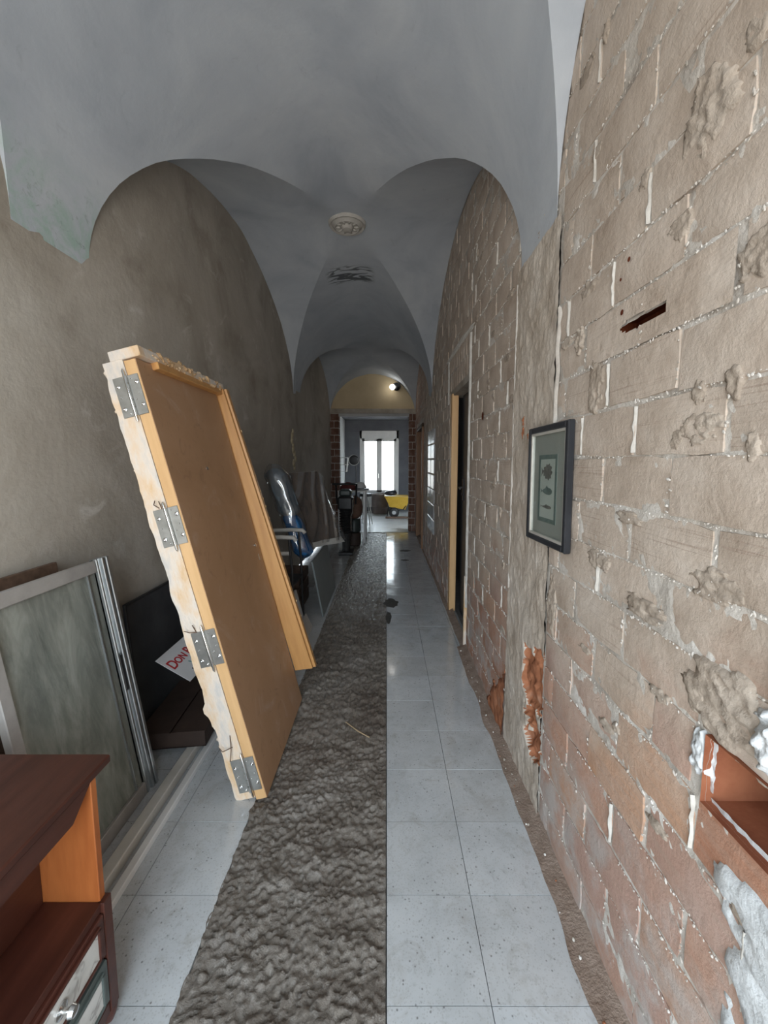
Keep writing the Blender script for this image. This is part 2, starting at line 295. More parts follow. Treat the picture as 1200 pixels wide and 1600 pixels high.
def hexa(bm, pts):
    """8 corners ordered like box(): x,y,z bits"""
    vs = [bm.verts.new(p) for p in pts]
    for q in [(0, 1, 3, 2), (4, 6, 7, 5), (0, 4, 5, 1), (2, 3, 7, 6), (0, 2, 6, 4), (1, 5, 7, 3)]: bm.faces.new([vs[i] for i in q])
def tube(bm, pts, r, seg=8, cap=True):
    pts = [Vector(p) for p in pts]; rings = []
    n = len(pts); rr = r if isinstance(r, (list, tuple)) else [r] * n
    up = None
    for i, p in enumerate(pts):
        t = (pts[min(i + 1, n - 1)] - pts[max(i - 1, 0)]).normalized()
        a = t.orthogonal().normalized() if up is None else (up - t * up.dot(t)).normalized()
        up = a; b = t.cross(a)
        rings.append([bm.verts.new(p + (a * math.cos(k * 2 * math.pi / seg) + b * math.sin(k * 2 * math.pi / seg)) * rr[i]) for k in range(seg)])
    for i in range(n - 1):
        for k in range(seg):
            bm.faces.new((rings[i][k], rings[i][(k + 1) % seg], rings[i + 1][(k + 1) % seg], rings[i + 1][k]))
    if cap: bm.faces.new(rings[0][::-1]); bm.faces.new(rings[-1])
def T(pts, r, seg=8, cap=True):
    bm = bmesh.new(); tube(bm, pts, r, seg, cap); return bm
def lathe(bm, prof, seg=20, axis='Z', at=(0, 0, 0)):
    """prof: (radius, height) pairs"""
    rings = []
    for r, h in prof:
        ring = []
        for k in range(seg):
            a = k * 2 * math.pi / seg; c, s = r * math.cos(a), r * math.sin(a)
            q = {'Z': (c, s, h), 'X': (h, c, s), 'Y': (c, h, s)}[axis]
            ring.append(bm.verts.new(Vector(q) + Vector(at)))
        rings.append(ring)
    for i in range(len(rings) - 1):
        for k in range(seg): bm.faces.new((rings[i][k], rings[i][(k + 1) % seg], rings[i + 1][(k + 1) % seg], rings[i + 1][k]))
    if prof[0][0] > 1e-5: bm.faces.new(rings[0][::-1])
    if prof[-1][0] > 1e-5: bm.faces.new(rings[-1])
def LA(prof, seg=20, axis='Z', at=(0, 0, 0)):
    bm = bmesh.new(); lathe(bm, prof, seg, axis, at); return bm
def grid(nu, nv, fn, keep=None, mi=None):
    bm = bmesh.new(); V = [[bm.verts.new(fn(i, j)) for j in range(nv + 1)] for i in range(nu + 1)]
    for i in range(nu):
        for j in range(nv):
            if keep and not keep(i, j): continue
            f = bm.faces.new((V[i][j], V[i + 1][j], V[i + 1][j + 1], V[i][j + 1]))
            if mi: f.material_index = mi(i, j)
    bmesh.ops.delete(bm, geom=[v for v in bm.verts if not v.link_faces], context='VERTS')
    return bm
def fb(x, y, z=0.0, o=4): return noise.fractal(Vector((x, y, z)), .9, 2.1, o)
def lerp(a, b, t): return a + (b - a) * t
def thing(name, label, cat, loc=(0, 0, 0), rot=(0, 0, 0), group=None):
    o = bpy.data.objects.new(name, None); COL.objects.link(o); o.location = loc; o.rotation_euler = rot
    o.empty_display_size = .1; o['label'] = label; o['category'] = cat
    if group: o['group'] = group
    return o
def tag(o, label, cat, group=None):
    o['label'] = label; o['category'] = cat
    if group: o['group'] = group
    return o
def struct(o, label=None):
    o['kind'] = 'structure'
    if label: o['label'] = label
    return o

# ================================================================== SETTING
XL0, XR = -1.5, .68
def xl(y): return XL0 + max(0.0, y - 2.0) * .0347
def xr(y): return XR - max(0.0, y - 4.0) * .0077
Z0 = 2.56; YE = 9.2
# ---- left wall (ends at the near wall behind the viewer)
def lw(i, j):
    y = -2.5 + i * .1; z = j * .1
    return (xl(y) + .012 * fb(y * 1.5, z * 1.5, 3) , y, z)
def lkeep(i, j):
    y = -2.5 + (i + .5) * .1; z = (j + .5) * .1
    return y > -1.2
wl = struct(link('wall_left', grid(118, 41, lw, lkeep), M['left'], smooth=True), 'grey-brown blotchy rendered wall along the corridor')
# broken ochre plaster on the left wall above the wrapped panel
bm = bmesh.new()
for k in range(9):
    y = 5.95 + random.uniform(-.05, .05) + .012 * k; z = 2.02 - .065 * k
    s = random.uniform(.03, .065); x = xl(y) + .012
    lathe(bm, [(s * 1.1, 0), (s, .012), (s * .5, .022), (0, .024)], 7, 'X', (x, y + random.uniform(-.05, .05), z))
link('plaster_chips', bm, M['yellowish'], wl)['kind'] = 'stuff'
bm = bmesh.new()
for q in ((-1.7, -1.25, 0, 4.05), (.45, 1.1, 0, 4.05), (-1.25, .45, 2.85, 4.05)): box(bm, q[0], q[1], -1.3, -1.2, q[2], q[3])
struct(link('wall_near', bm, M['palewall']), 'pale wall behind the viewer with a tall doorway')
# ---- vaults: three groin bays and the flush bands between them
def rise(y): return lerp(1.28, .93, min(1, max(0, (y - 4.2) / 5.0)))
def cx(y): return (xl(y) + xr(y)) / 2
def hw(y): return (xr(y) - xl(y)) / 2
def vault(y0, y1, cross=True, n=48, ny=None):
    yc, b = (y0 + y1) / 2, (y1 - y0) / 2; ny = ny or n
    def fn(i, j):
        s = math.sin(lerp(-math.pi / 2, math.pi / 2, i / n))
        t = math.sin(lerp(-math.pi / 2, math.pi / 2, j / ny)) if cross else lerp(-1, 1, j / ny)
        y = yc + b * t; x = cx(y) + hw(y) * s
        z = Z0 + rise(y) * math.sqrt(max(0, 1 - s * s))
        if cross: z = max(z, Z0 + rise(y) * math.sqrt(max(0, 1 - t * t)))
        w = .010 * fb(x * 2, y * 2, z * 2, 3) if 0 < i < n else 0
        return (x, y, z + w)
    bm = grid(n, ny, fn)
    if cross:   # split the quads along the groin diagonals
        bm.verts.ensure_lookup_table(); fl = list(bm.faces)
        for f in fl:
            vs_ = list(f.verts); c = f.calc_center_median()
            s1 = (c.x - cx(c.y)) * (c.y - yc) > 0
            vs_.sort(key=lambda q: (round(q.co.y, 4), round(q.co.x, 4)))
            lo = sorted(vs_[:2], key=lambda q: q.co.x); hi = sorted(vs_[2:], key=lambda q: q.co.x)
            pr = (lo[0], hi[1]) if s1 else (lo[1], hi[0])
            try: bmesh.utils.face_split(f, pr[0], pr[1])
            except Exception: pass
    return bm
ceil = struct(link('ceiling', vault(1.745, 2.17, False, 48, 8), M['vault'], smooth=True), 'bluish grey plastered groin vault')
for nm, (a, b_, cr_) in (('web', (-1.2, 1.745, True)), ('web', (2.17, 6.1, True)), ('band', (6.1, 6.5, False)), ('web', (6.5, YE, True))):
    link('vault_' + nm, vault(a, b_, cr_, 48, None if cr_ else 6), M['vault'], ceil, smooth=True, sharp=22)

# ---- floor base, tiles, channel of rough concrete
bm = bmesh.new(); box(bm, -1.62, 1.1, -1.2, YE + .3, -.07, -.035)
floor = struct(link('floor', bm, M['grout']), 'speckled grey terrazzo tiled corridor floor')
P_ = .31
tile_meshes = []
def tilemesh(w, l):
    bm = bmesh.new(); box(bm, 0.0012, w - .0012, .0012, l - .0012, -.034, 0)
    me = bpy.data.meshes.new('tile'); bm.to_mesh(me); bm.free(); me.materials.append(M['tile']); return me
TM = {w: tilemesh(w, P_) for w in (P_, .12)}
y0 = 1.047 - 11 * P_
for r in range(38):
    y = y0 + r * P_
    if y + P_ > 9.12 or y < -1.2: continue
    for x, w in ((0, P_), (P_, P_), (2 * P_, .12), (-3 * P_, P_), (-4 * P_, P_), (-5 * P_, P_)):
        if x < -1.2 and y > 5: continue
        o = bpy.data.objects.new('tile', TM[w]); COL.objects.link(o); o.parent = floor
        o.location = (x, y, random.uniform(-.0006, .0006)); o.rotation_euler = (random.uniform(-.001, .001), random.uniform(-.001, .001), 0)
# rough concrete in the channel
CY = [-.3]
while CY[-1] < YE: CY.append(CY[-1] + (.0085 if CY[-1] < 2.2 else .014 if CY[-1] < 4 else .03))
NX = 88
def ch(i, j):
    y = CY[j]; x = lerp(-.619 - .010 * max(0, fb(y * 16, 3, 6, 3) + .2) , -.003, i / NX)
    e = min(i, NX - i) / 6.0
    h = .010 * fb(x * 10, y * 13, 1, 4) - .016 * abs(fb(x * 24 + 5, y * 52, 4, 4)) + .009 * fb(x * 50, y * 90, 7, 4) + .005
    f = 1.0 if y < 3.2 else max(.35, 1 - (y - 3.2) * .25)
    return (x, y, -.007 + h * f * 1.25 * (0.5 + .5 * min(1, e)) + (.010 if x < -.62 else 0))
cc = link('concrete_channel', grid(NX, len(CY) - 1, ch), M['concrete'], floor, smooth=True)
# spill of mortar over the right-hand tiles
def spill(cx_, cy_, rx, ry, sd):
    def fn(i, j):
        a = j / 20 * 2 * math.pi; rr = i / 5 * (1 + .35 * noise.noise(Vector((math.cos(a) * 2 + sd, math.sin(a) * 2, sd))))
        return (cx_ + rx * rr * math.cos(a), cy_ + ry * rr * math.sin(a), .0005 + .005 * (1 - (i / 5) ** 2))
    return grid(5, 20, fn)
link('mortar_splash', spill(.05, 4.5, .085, .15, 2), M['wetmortar'], floor, smooth=True)
link('mortar_splash', spill(.02, 4.05, .03, .16, 5), M['wetmortar'], floor, smooth=True)
link('mortar_splash', spill(.33, 7.2, .10, .08, 8), M['wetmortar'], floor, smooth=True)
link('mortar_splash', spill(.30, 6.5, .07, .05, 9), M['wetmortar'], floor, smooth=True)
# low uneven brown strip along the foot of the right wall
def du(i, j):
    y = .3 + i * .03; t = j / 8
    w = .075 + .015 * fb(y * 4, 2, 5, 3)
    if y > 3.4: w *= .55
    x = lerp(XR + .02 - w - .02, XR + .025, t)
    return (x, y, .001 + (.028 * t ** 1.6 + .008 * max(0, fb(x * 40, y * 40, 2, 3)) * t))
dst = link('brown_strip', grid(290, 8, du), M['brownstrip'], floor, smooth=True); dst['kind'] = 'stuff'

# ---- right wall: bricks on a rough mortar bed
DO1 = (3.46, 4.27, 0, 2.28); DO2 = (7.35, 8.75, 0, 2.25)
HOLE = (.50, .812, .870, 1.024)
def inrect(y, z, q): return q[0] < y < q[1] and q[2] < z < q[3]
def mortar_part(name, ya, yb, st, parent=None):
    ny = round((yb - ya) / st); nz = round(3.95 / st)
    def fn(i, j):
        y = ya + i * (yb - ya) / ny; z = j * 3.95 / nz
        d = .0035 * fb(y * 12, z * 12, 2, 4) + .0045 * fb(y * 45, z * 45, 8, 2)
        return (xr(y) + .0075 - d, y, z)
    def kp(i, j):
        y = ya + (i + .5) * (yb - ya) / ny; z = (j + .5) * 3.95 / nz
        return not (inrect(y, z, DO1) or inrect(y, z, DO2) or inrect(y, z, HOLE) or inrect(y, z, (1.71, 2.20, 0, 2.5)) or inrect(y, z, (1.03, 1.255, 1.955, 1.995)))
    return link(name, grid(ny, nz, fn, kp), M['mortar'], parent, smooth=True)
wr = struct(mortar_part('wall_right', .3, 3.6, .0138), 'brick partition wall stripped of its plaster')
mortar_part('mortar_bed', 3.6, YE, .04, wr)
mortar_part('mortar_bed', -1.2, .3, .1, wr)
struct(link('leak_block_slab', B(-1.7, 1.2, -1.2, YE + .3, 4.0, 4.1), M['grout']))  # unseen slab added to stop sky light leaking past the vault edges
bm = bmesh.new(); box(bm, 1.0, 1.05, -1.2, YE, -.1, 4.0); struct(link('leak_block_wall', bm, M['grout']))  # unseen wall added to close the outer shell against light leaks
# one set of brick shapes shared by all bricks
def brickmesh(L, H, sd, name='brick'):
    rnd = random.Random(sd); bm = bmesh.new(); nu, nv = 4, 2
    d0 = rnd.uniform(-.0025, .0025)
    V = [[None] * (nv + 1) for _ in range(nu + 1)]
    for i in range(nu + 1):
        for j in range(nv + 1):
            ed = (i in (0, nu)) or (j in (0, nv)); co = (i in (0, nu)) and (j in (0, nv))
            y = (i / nu - .5) * L + rnd.uniform(-.004, .004); z = (j / nv - .5) * H + rnd.uniform(-.003, .003)
            if co: y *= .985; z *= .96
            V[i][j] = bm.verts.new(((.005 if ed else -.001) + d0 + rnd.uniform(-.0018, .0018), y, z))
    for i in range(nu):
        for j in range(nv): bm.faces.new((V[i][j], V[i][j + 1], V[i + 1][j + 1], V[i + 1][j]))
    rim = [V[i][0] for i in range(nu + 1)] + [V[nu][j] for j in range(1, nv + 1)] + [V[i][nv] for i in range(nu - 1, -1, -1)] + [V[0][j] for j in range(nv - 1, 0, -1)]
    bk = [bm.verts.new((.03, v.co.y * 1.01, v.co.z * 1.01)) for v in rim]
    for k in range(len(rim)):
        k2 = (k + 1) % len(rim); bm.faces.new((rim[k], rim[k2], bk[k2], bk[k]))
    me = bpy.data.meshes.new(name); bmesh.ops.recalc_face_normals(bm, faces=bm.faces); bm.to_mesh(me); bm.free()
    me.materials.append(M['brick']); me.polygons.foreach_set('use_smooth', [True] * len(me.polygons)); me.set_sharp_from_angle(angle=R_(38))
    return me
BM_ = [brickmesh(.294, .140, s) for s in range(14)]; BH_ = [brickmesh(.142, .140, 50 + s) for s in range(5)]; BV_ = [brickmesh(.105, .175, 80 + s) for s in range(4)]
ZJ, HC, LB = 1.612, .148, .305
cand = []   # (distance, mesh, y, z, scale_y)
PIL = (1.69, 2.22)
def add_run(ya, yb, z, odd):
    ph = .835 if odd else .9875
    k = math.floor((ya - ph) / LB) - 1
    while True:
        a, b = ph + k * LB, ph + (k + 1) * LB; k += 1
        if a >= yb: break
        a, b = max(a, ya), min(b, yb)
        if b - a < .045: continue
        a += random.uniform(-.006, .006) if a > ya else 0
        w = b - a; me = random.choice(BM_ if w > .2 else BH_); base = .305 if w > .2 else .153
        cand.append((me, (a + b) / 2, z, w / base))
for k in range(-11, 16):
    z = ZJ + (k + .5) * HC
    if z < .03: continue
    zc = z
    for ya, yb in (((.852 if k == -5 else .3), PIL[0]), (PIL[1], 3.40), (4.45, 7.33), (8.8, YE)):
        if ya == 4.45 and z > 2.3 : ya = 4.62
        add_run(ya, yb, zc, k % 2 == 0)
    if z > 2.62: add_run(PIL[0], PIL[1], zc, k % 2 == 0)
    if z > 2.72: add_run(3.40, 4.62, zc, k % 2 == 0)
    if z > 2.33: add_run(7.33, 8.8, zc, k % 2 == 0)
def wallarch(y):   # height of the wall under the vault at y
    for a, b_ in ((-1.2, 1.745), (2.17, 6.1), (6.5, YE)):
        if a < y < b_: return Z0 + rise(y) * math.sqrt(max(0, 1 - ((y - (a + b_) / 2) / ((b_ - a) / 2)) ** 2))
    return Z0
cand = [q for q in cand if q[2] - .07 < wallarch(min(q[1] + .1, 20)) + .05 or q[2] - .07 < wallarch(q[1] - .1) + .05]
cand = [q for q in cand if not (abs(q[2] - (ZJ + 2.5 * HC)) < .03 and .9 < q[1] < 1.4)]
# only bricks within the picture count as individuals, largest first
def seen(y, z):
    c, s = math.cos(R_(6)), math.sin(R_(6)); dz = z - 1.6; d = y * c - dz * s; u = y * s + dz * c
    if d < .2: return None
    px, py = 604 + 640 * XR / d, 787 - 640 * u / d
    return (px, py) if px < 1330 and -150 < py < 1750 else None
cand = [q for q in cand if seen(q[1], q[2])]
cand.sort(key=lambda q: (q[1] ** 2 + (q[2] - 1.6) ** 2))
def put_brick(q, parent, joined=None):
    me, y, z, sy = q
    loc = Vector((xr(y) + random.uniform(-.002, .0025), y, z + random.uniform(-.003, .003)))
    rx = random.uniform(-.012, .012)
    if joined is not None:
        t = bmesh.new(); t.from_mesh(me); t.transform(Matrix.Translation(loc) @ Matrix.Rotation(rx, 4, 'X') @ Matrix.Diagonal((1, sy, 1, 1)))
        tm = bpy.data.meshes.new('t'); t.to_mesh(tm); t.free(); joined.from_mesh(tm); bpy.data.meshes.remove(tm); return
    o = bpy.data.objects.new('brick', me); COL.objects.link(o); o.parent = parent
    o.location = loc; o.scale = (1, sy, 1); o.rotation_euler = (rx, random.uniform(-.008, .008), random.uniform(-.008, .008))
for q in cand[:280]: put_brick(q, wr)
jb = bmesh.new()
for q in cand[280:]: put_brick(q, wr, jb)
jo = link('distant_bricks', jb, M['brick'], wr); jo['kind'] = 'stuff'
rnd = random.Random(11); cb_ = bmesh.new(); rb = bmesh.new()
t0_ = bmesh.new(); bmesh.ops.create_icosphere(t0_, subdivisions=1, radius=1); t0_.verts.ensure_lookup_table()
ICO_V = [v_.co.copy() for v_ in t0_.verts]; ICO_F = [[v_.index for v_ in f_.verts] for f_ in t0_.faces]; t0_.free()
def crumb(bm, y, z, r_):
    m_ = Matrix.Translation((xr(y) - rnd.uniform(-.004, .002), y, z)) @ Matrix.Rotation(rnd.uniform(0, 3), 4, 'X') @ Matrix.Diagonal((r_ * rnd.uniform(.4, .8), r_ * rnd.uniform(.7, 2.0), r_ * rnd.uniform(.6, 1.0), 1))
    V_ = [bm.verts.new(m_ @ v_) for v_ in ICO_V]
    for f_ in ICO_F: bm.faces.new([V_[i_] for i_ in f_])
def strip(bm, y, z0, z1, w):
    n_ = max(4, int((z1 - z0) / .016)); V = []
    sd = rnd.uniform(0, 50)
    for i in range(n_ + 1):
        z = lerp(z0, z1, i / n_); yy = y + .004 * fb(z * 20, sd, 0, 3); ww = w * (.55 + .9 * abs(fb(z * 26, sd, 4, 3))); d = rnd.uniform(-.001, .004)
        V.append([bm.verts.new((xr(yy) + .006, yy - ww, z)), bm.verts.new((xr(yy) - d, yy - ww * .3, z)), bm.verts.new((xr(yy) - d, yy + ww * .3, z)), bm.verts.new((xr(yy) + .006, yy + ww, z))])
    for i in range(n_):
        for t in range(3): bm.faces.new((V[i][t], V[i][t + 1], V[i + 1][t + 1], V[i + 1][t]))
for k in range(-11, 16):
    zj = ZJ + k * HC
    if zj < .05: continue
    for y0_, y1_ in ((.5, PIL[0]), (PIL[1], 3.38)):
        if zj > 2.62 and y0_ < 1: y1_ = 3.38
        y = y0_
        while y < y1_:
            if fb(y * 3, zj * 7, 3, 2) > -.25 and not inrect(y, zj, (.4, .85, .84, 1.05)): crumb(cb_, y, zj + rnd.uniform(-.005, .005), rnd.choice((.0015, .0015, .002, .0025, .003, .0042)) * (1 if y < 2 else 1.25))
            y += rnd.uniform(.003, .016) * (1 if y < 2 else 1.6)
    ph = .835 if k % 2 == 0 else .9875
    for m_ in range(-1, 9):
        y = ph + m_ * LB
        if PIL[0] - .03 < y < PIL[1] + .03 and zj < 2.5 or y > 3.36 and zj < 2.6 or inrect(y, zj + .07, (.4, .86, .84, 1.05)): continue
        if rnd.random() < .24: strip(rb, y + .004, zj + .01, zj + HC - .012, rnd.uniform(.003, .008))
        else:
            for q_ in range(5): crumb(cb_, y + rnd.uniform(-.004, .004), zj + rnd.uniform(.01, .13), rnd.uniform(.002, .005))
o = link('mortar_crumbs', cb_, M['mortar'], wr); o['kind'] = 'stuff'
o = link('mortar_strips', rb, M['lightmortar'], wr, smooth=True); o['kind'] = 'stuff'
# upright pieces over the first doorway
for r_ in range(2):
    for k in range(9):
        o = bpy.data.objects.new('brick', random.choice(BV_)); COL.objects.link(o); o.parent = wr
        yy = 3.50 + k * .118 + (.05 if r_ else 0)
        o.location = (xr(yy), yy, 2.40 + r_ * .19)
# rendered pier between the two brick panels, broken to terracotta low down
def pbroken(y, z):
    a = 1 - ((y - 1.80) / .17) ** 2 - ((z - .60) / .16) ** 2 + .9 * fb(y * 7, z * 6, 11, 3)
    b = 1 - ((y - 1.78) / .14) ** 2 - ((z - .32) / .14) ** 2 + 1.3 * fb(y * 9, z * 8, 5, 3)
    return max(a, b - .35)
def pf(i, j):
    y = lerp(PIL[0], PIL[1], i / 70); z = j * 2.56 / 330
    d = .007 + .005 * fb(y * 12, z * 9, 6, 4) + .004 * abs(fb(y * 30, z * 22, 3, 3))
    k = min(1, max(0, pbroken(y, z) * 5)); d = lerp(d, -.016 + .02 * fb(y * 16, z * 14, 9, 4), k)
    return (xr(y) + .004 - d, y, z)
link('render_pier', grid(70, 330, pf, None, lambda i, j: 1 if pbroken(lerp(PIL[0], PIL[1], (i + .5) / 70), (j + .5) * 2.56 / 330) > .04 else 0), [M['pier'], M['terracotta']], wr, smooth=True)
# broken foot of the panel next to it
def pf2(i, j):
    y = lerp(2.22, 2.62, i / 24); z = j * .42 / 26
    edge = .42 * (1 - ((y - 2.22) / .4)) + .07 * fb(y * 12, 3, 1, 3)
    d = (.012 if z < edge else -.03) + .012 * fb(y * 18, z * 18, 4, 4)
    return (xr(y) + .001 - d, y, z)
link('broken_foot', grid(24, 26, pf2), M['terracotta'], wr, smooth=True)
# vertical line of plaster at both sides of the pier, and at the near doorway edge
def ridge(name, ya, za, zb, w, mat, parent, sd, depth=.012):
    n = max(6, int((zb - za) / .035))
    def fn(i, j):
        z = lerp(za, zb, i / n); y = ya + .012 * fb(z * 9, sd, 0, 3)
        ww = w * (.55 + .8 * abs(fb(z * 14, sd + 3, 1, 3)))
        t = j / 4 - .5
        return (xr(y) - depth * (1 - (2 * t) ** 2) + .004, y + t * ww, z)
    return link(name, grid(n, 4, fn), mat, parent, smooth=True)
ridge('plaster_seam', 2.215, .9, 2.5, .03, M['mortar'], wr, 3)
ridge('plaster_seam', 1.68, 1.25, 2.2, .03, M['mortar'], wr, 5)
ridge('plaster_seam', 3.41, .35, 2.62, .07, M['limewhite'], wr, 7, .016)
ridge('plaster_seam', 4.55, 2.2, 2.66, .09, M['limewhite'], wr, 9, .014)
# rough lumps of old plaster left on the bricks
def lump(y, z, ry, rz, h, sd, mat, name='plaster_lump', ruf=1.0, n=30):
    """irregular remnant: a relief that dips under the brick faces where its outline ends"""
    def fn(i, j):
        a, b_ = (i / n - .5) * 2.8, (j / n - .5) * 2.8
        yy, zz = y + a * ry, z + b_ * rz
        k = 1 - (a * a + b_ * b_) + 1.0 * fb(a * 1.6 + sd, b_ * 1.6, sd, 4)
        if i in (0, n) or j in (0, n): k = -1
        k = max(-.6, min(1, k * 1.6))
        return (xr(yy) - h * k * (1 + ruf * .9 * fb(yy * 58, zz * 58, sd, 4)) + .003 - (.001 if k > 0 else -.008), yy, zz)
    return link(name, grid(n, n, fn), mat, wr, smooth=True)
for q in ((.95, 2.33, .075, .085, .018, 1), (.90, 1.675, .065, .035, .012, 2), (.975, 1.66, .03, .03, .009, 3), (1.377, 1.85, .05, .085, .010, 4),
          (.78, 1.105, .12, .07, .022, 5), (.83, 1.34, .07, .035, .008, 6), (1.50, 2.02, .03, .045, .014, 8), (1.02, 2.14, .04, .03, .007, 9),
          (1.64, 1.0, .045, .12, .012, 10), (1.30, 1.28, .07, .03, .008, 11), (.78, 1.98, .06, .05, .009, 14), (1.06, 1.21, .08, .03, .008, 15)):
    lump(q[0], q[1], q[2], q[3], q[4] * .34, q[5], M['residue'], ruf=1.5)
rnd = random.Random(23); rs_ = bmesh.new()
for k_ in range(70):
    yy_, zz_ = rnd.uniform(.62, 3.3), rnd.uniform(.5, 3.2)
    if PIL[0] - .05 < yy_ < PIL[1] + .05 and zz_ < 2.5 or (1.4 < yy_ < 1.95 and 1.2 < zz_ < 1.8) or inrect(yy_, zz_, (.4, .9, .82, 1.07)): continue
    t_ = lump(yy_, zz_, rnd.uniform(.015, .06), rnd.uniform(.012, .04), rnd.uniform(.0015, .0045), 60 + k_, M['residue'], ruf=1.2, n=14)
    rs_.from_mesh(t_.data); bpy.data.objects.remove(t_)
o = link('plaster_residue', rs_, M['residue'], wr, smooth=True); o['kind'] = 'stuff'
for q in ((.66, 1.10, .055, .055, .022, 21), (.60, .74, .15, .10, .012, 22), (.58, .57, .15, .14, .010, 23), (.833, .965, .022, .05, .008, 25), (.63, 1.21, .05, .05, .018, 26), (.60, .40, .10, .10, .012, 28)):
    lump(*q, M['gypsum'], 'gypsum_patch', ruf=.7)
for q in ((2.05, 1.77, .012, .07, .010, 31), (1.98, 1.72, .012, .03, .008, 32)): lump(*q, M['terracotta'], 'clay_chip')
lump(4.02, 2.675, .62, .03, .014, 51, M['limewhite'], 'plaster_edge', ruf=.8)
# the chased-out hole: red clay chamber with white plaster at its back
bm = bmesh.new(); a, b_, c_, d_ = HOLE; x0_, x1_ = XR - .004, XR + .16
def quad(bm, *p):
    f = bm.faces.new([bm.verts.new(q) for q in p]); return f
quad(bm, (x0_, a, c_), (x1_, a, c_), (x1_, b_, c_), (x0_, b_, c_)); quad(bm, (x0_, a, d_), (x0_, b_, d_), (x1_, b_, d_), (x1_, a, d_))
quad(bm, (x0_, b_, c_), (x1_, b_, c_), (x1_, b_, d_), (x0_, b_, d_)); quad(bm, (x0_, a, c_), (x0_, a, d_), (x1_, a, d_), (x1_, a, c_))
quad(bm, (x1_, a, c_), (x1_, a, d_), (x1_, b_, d_), (x1_, b_, c_))
link('wall_cavity', bm, M['redclay'], wr)
bm = grid(16, 12, lambda i, j: (XR + .10 - .05 * (1 - i / 16) + .012 * fb(i * .5, j * .5, 3, 3), lerp(.50, .735, i / 16), lerp(.87, 1.024, j / 12)))
link('gypsum_patch', bm, M['gypsum'], wr, smooth=True)
# split brick with the long slot, and its dark inside
bm = bmesh.new(); ny_, nz_ = 26, 12; ya_, yb_, za_, zb_ = .842, 1.44, ZJ + 2 * HC + .004, ZJ + 3 * HC - .004
def slot(y, z):
    t = (y - 1.04) / .205
    return 0 < t < 1 and abs(z - (1.973 + .006 * t)) < .016 * min(1, 4 * (1 - t) + .25) * (1 + .4 * fb(y * 30, z * 9, 2, 3))
bm = grid(60, 20, lambda i, j: (XR + .0015 * fb(i * .3, j * .3, 1, 3), lerp(ya_, yb_, i / 60), lerp(za_, zb_, j / 20)), lambda i, j: not slot(lerp(ya_, yb_, (i + .5) / 60), lerp(za_, zb_, (j + .5) / 20)))
link('slotted_brick', bm, M['brick'], wr, smooth=True)
bm = bmesh.new(); x0_, x1_ = XR + .003, XR + .06; a, b_, c_, d_ = 1.02, 1.262, 1.94, 2.005
quad(bm, (x1_, a, c_), (x1_, a, d_), (x1_, b_, d_), (x1_, b_, c_)); quad(bm, (x0_, a, c_), (x1_, a, c_), (x1_, b_, c_), (x0_, b_, c_)); quad(bm, (x0_, a, d_), (x0_, b_, d_), (x1_, b_, d_), (x1_, a, d_))
quad(bm, (x0_, b_, c_), (x1_, b_, c_), (x1_, b_, d_), (x0_, b_, d_)); quad(bm, (x0_, a, c_), (x0_, a, d_), (x1_, a, d_), (x1_, a, c_))
link('brick_cavity', bm, M['darkclay'], wr)
for y, z, s in ((1.207, 2.159, .007), (1.244, 2.12, .005), (1.227, 2.024, .008), (2.93, 1.914, .03)):
    link('dark_hole_disc', LA([(s, -.0035), (s * .8, -.0025), (0, -.0025)], 9, 'X', (XR - .001, y, z)), M['darkclay'], wr)  # raised dark discs; each hole's dark inside is put into the colour
# grey glazed blocks near the far doorway
for k in range(7):
    for c2 in range(2):
        z = .55 + k * .215; y = 5.70 + c2 * .40
        link('glazed_block', B(xr(y) - .012, xr(y) + .02, y + .008, y + .39, z + .008, z + .207, bev=.006), M['glazed'], wr)
# near doorway: plain pine post, dark steel leaf
d1 = thing('door_1', 'dark steel door set back in the brick wall behind a bare pine post', 'door', (XR, 3.46, 0)); d1['kind'] = 'structure'
link('door_leaf', B(.10, .14, .0, .80, .0, 2.26, bev=.004), M['steelblue'], d1)
link('post', B(-.012, .055, .79, .90, 0.0, 2.28, bev=.003), M['pine'], d1)
link('reveal', B(.0, .2, -.05, .0, 0, 2.30), M['limewhite'], d1)
link('reveal', B(.0, .2, .0, .95, 2.26, 2.32), M['render'], d1)
link('back_wall', B(.2, .24, -.1, 1.0, 0, 2.4), M['darkwall'], d1)
link('strip', B(-.016, .012, -.055, -.03, .0, .62, bev=.002), M['jambwhite'], d1)
bm = bmesh.new(); box(bm, .088, .1, .66, .72, 1.2, 1.42, bev=.003); tube(bm, [(.09, .69, 1.33), (.055, .69, 1.33), (.05, .60, 1.325)], .009); lathe(bm, [(.012, .078), (.012, .09)], 10, 'X', (0, .69, 1.26))
link('door_handle', bm, M['ironblack'], d1)
d2 = thing('door_2', 'reddish brown wooden door at the far end of the brick wall', 'door', (xr(8), 7.35, 0)); d2['kind'] = 'structure'
link('door_leaf', B(.08, .12, .08, 1.32, 0, 2.2, bev=.004), M['darkwood'], d2)
for a, b_ in ((0, .09), (1.31, 1.4)): link('jamb', B(-.02, .14, a, b_, 0, 2.25, bev=.004), M['tanwood'], d2)
link('lintel', B(-.02, .14, .0, 1.4, 2.2, 2.27, bev=.004), M['darkwood'], d2)

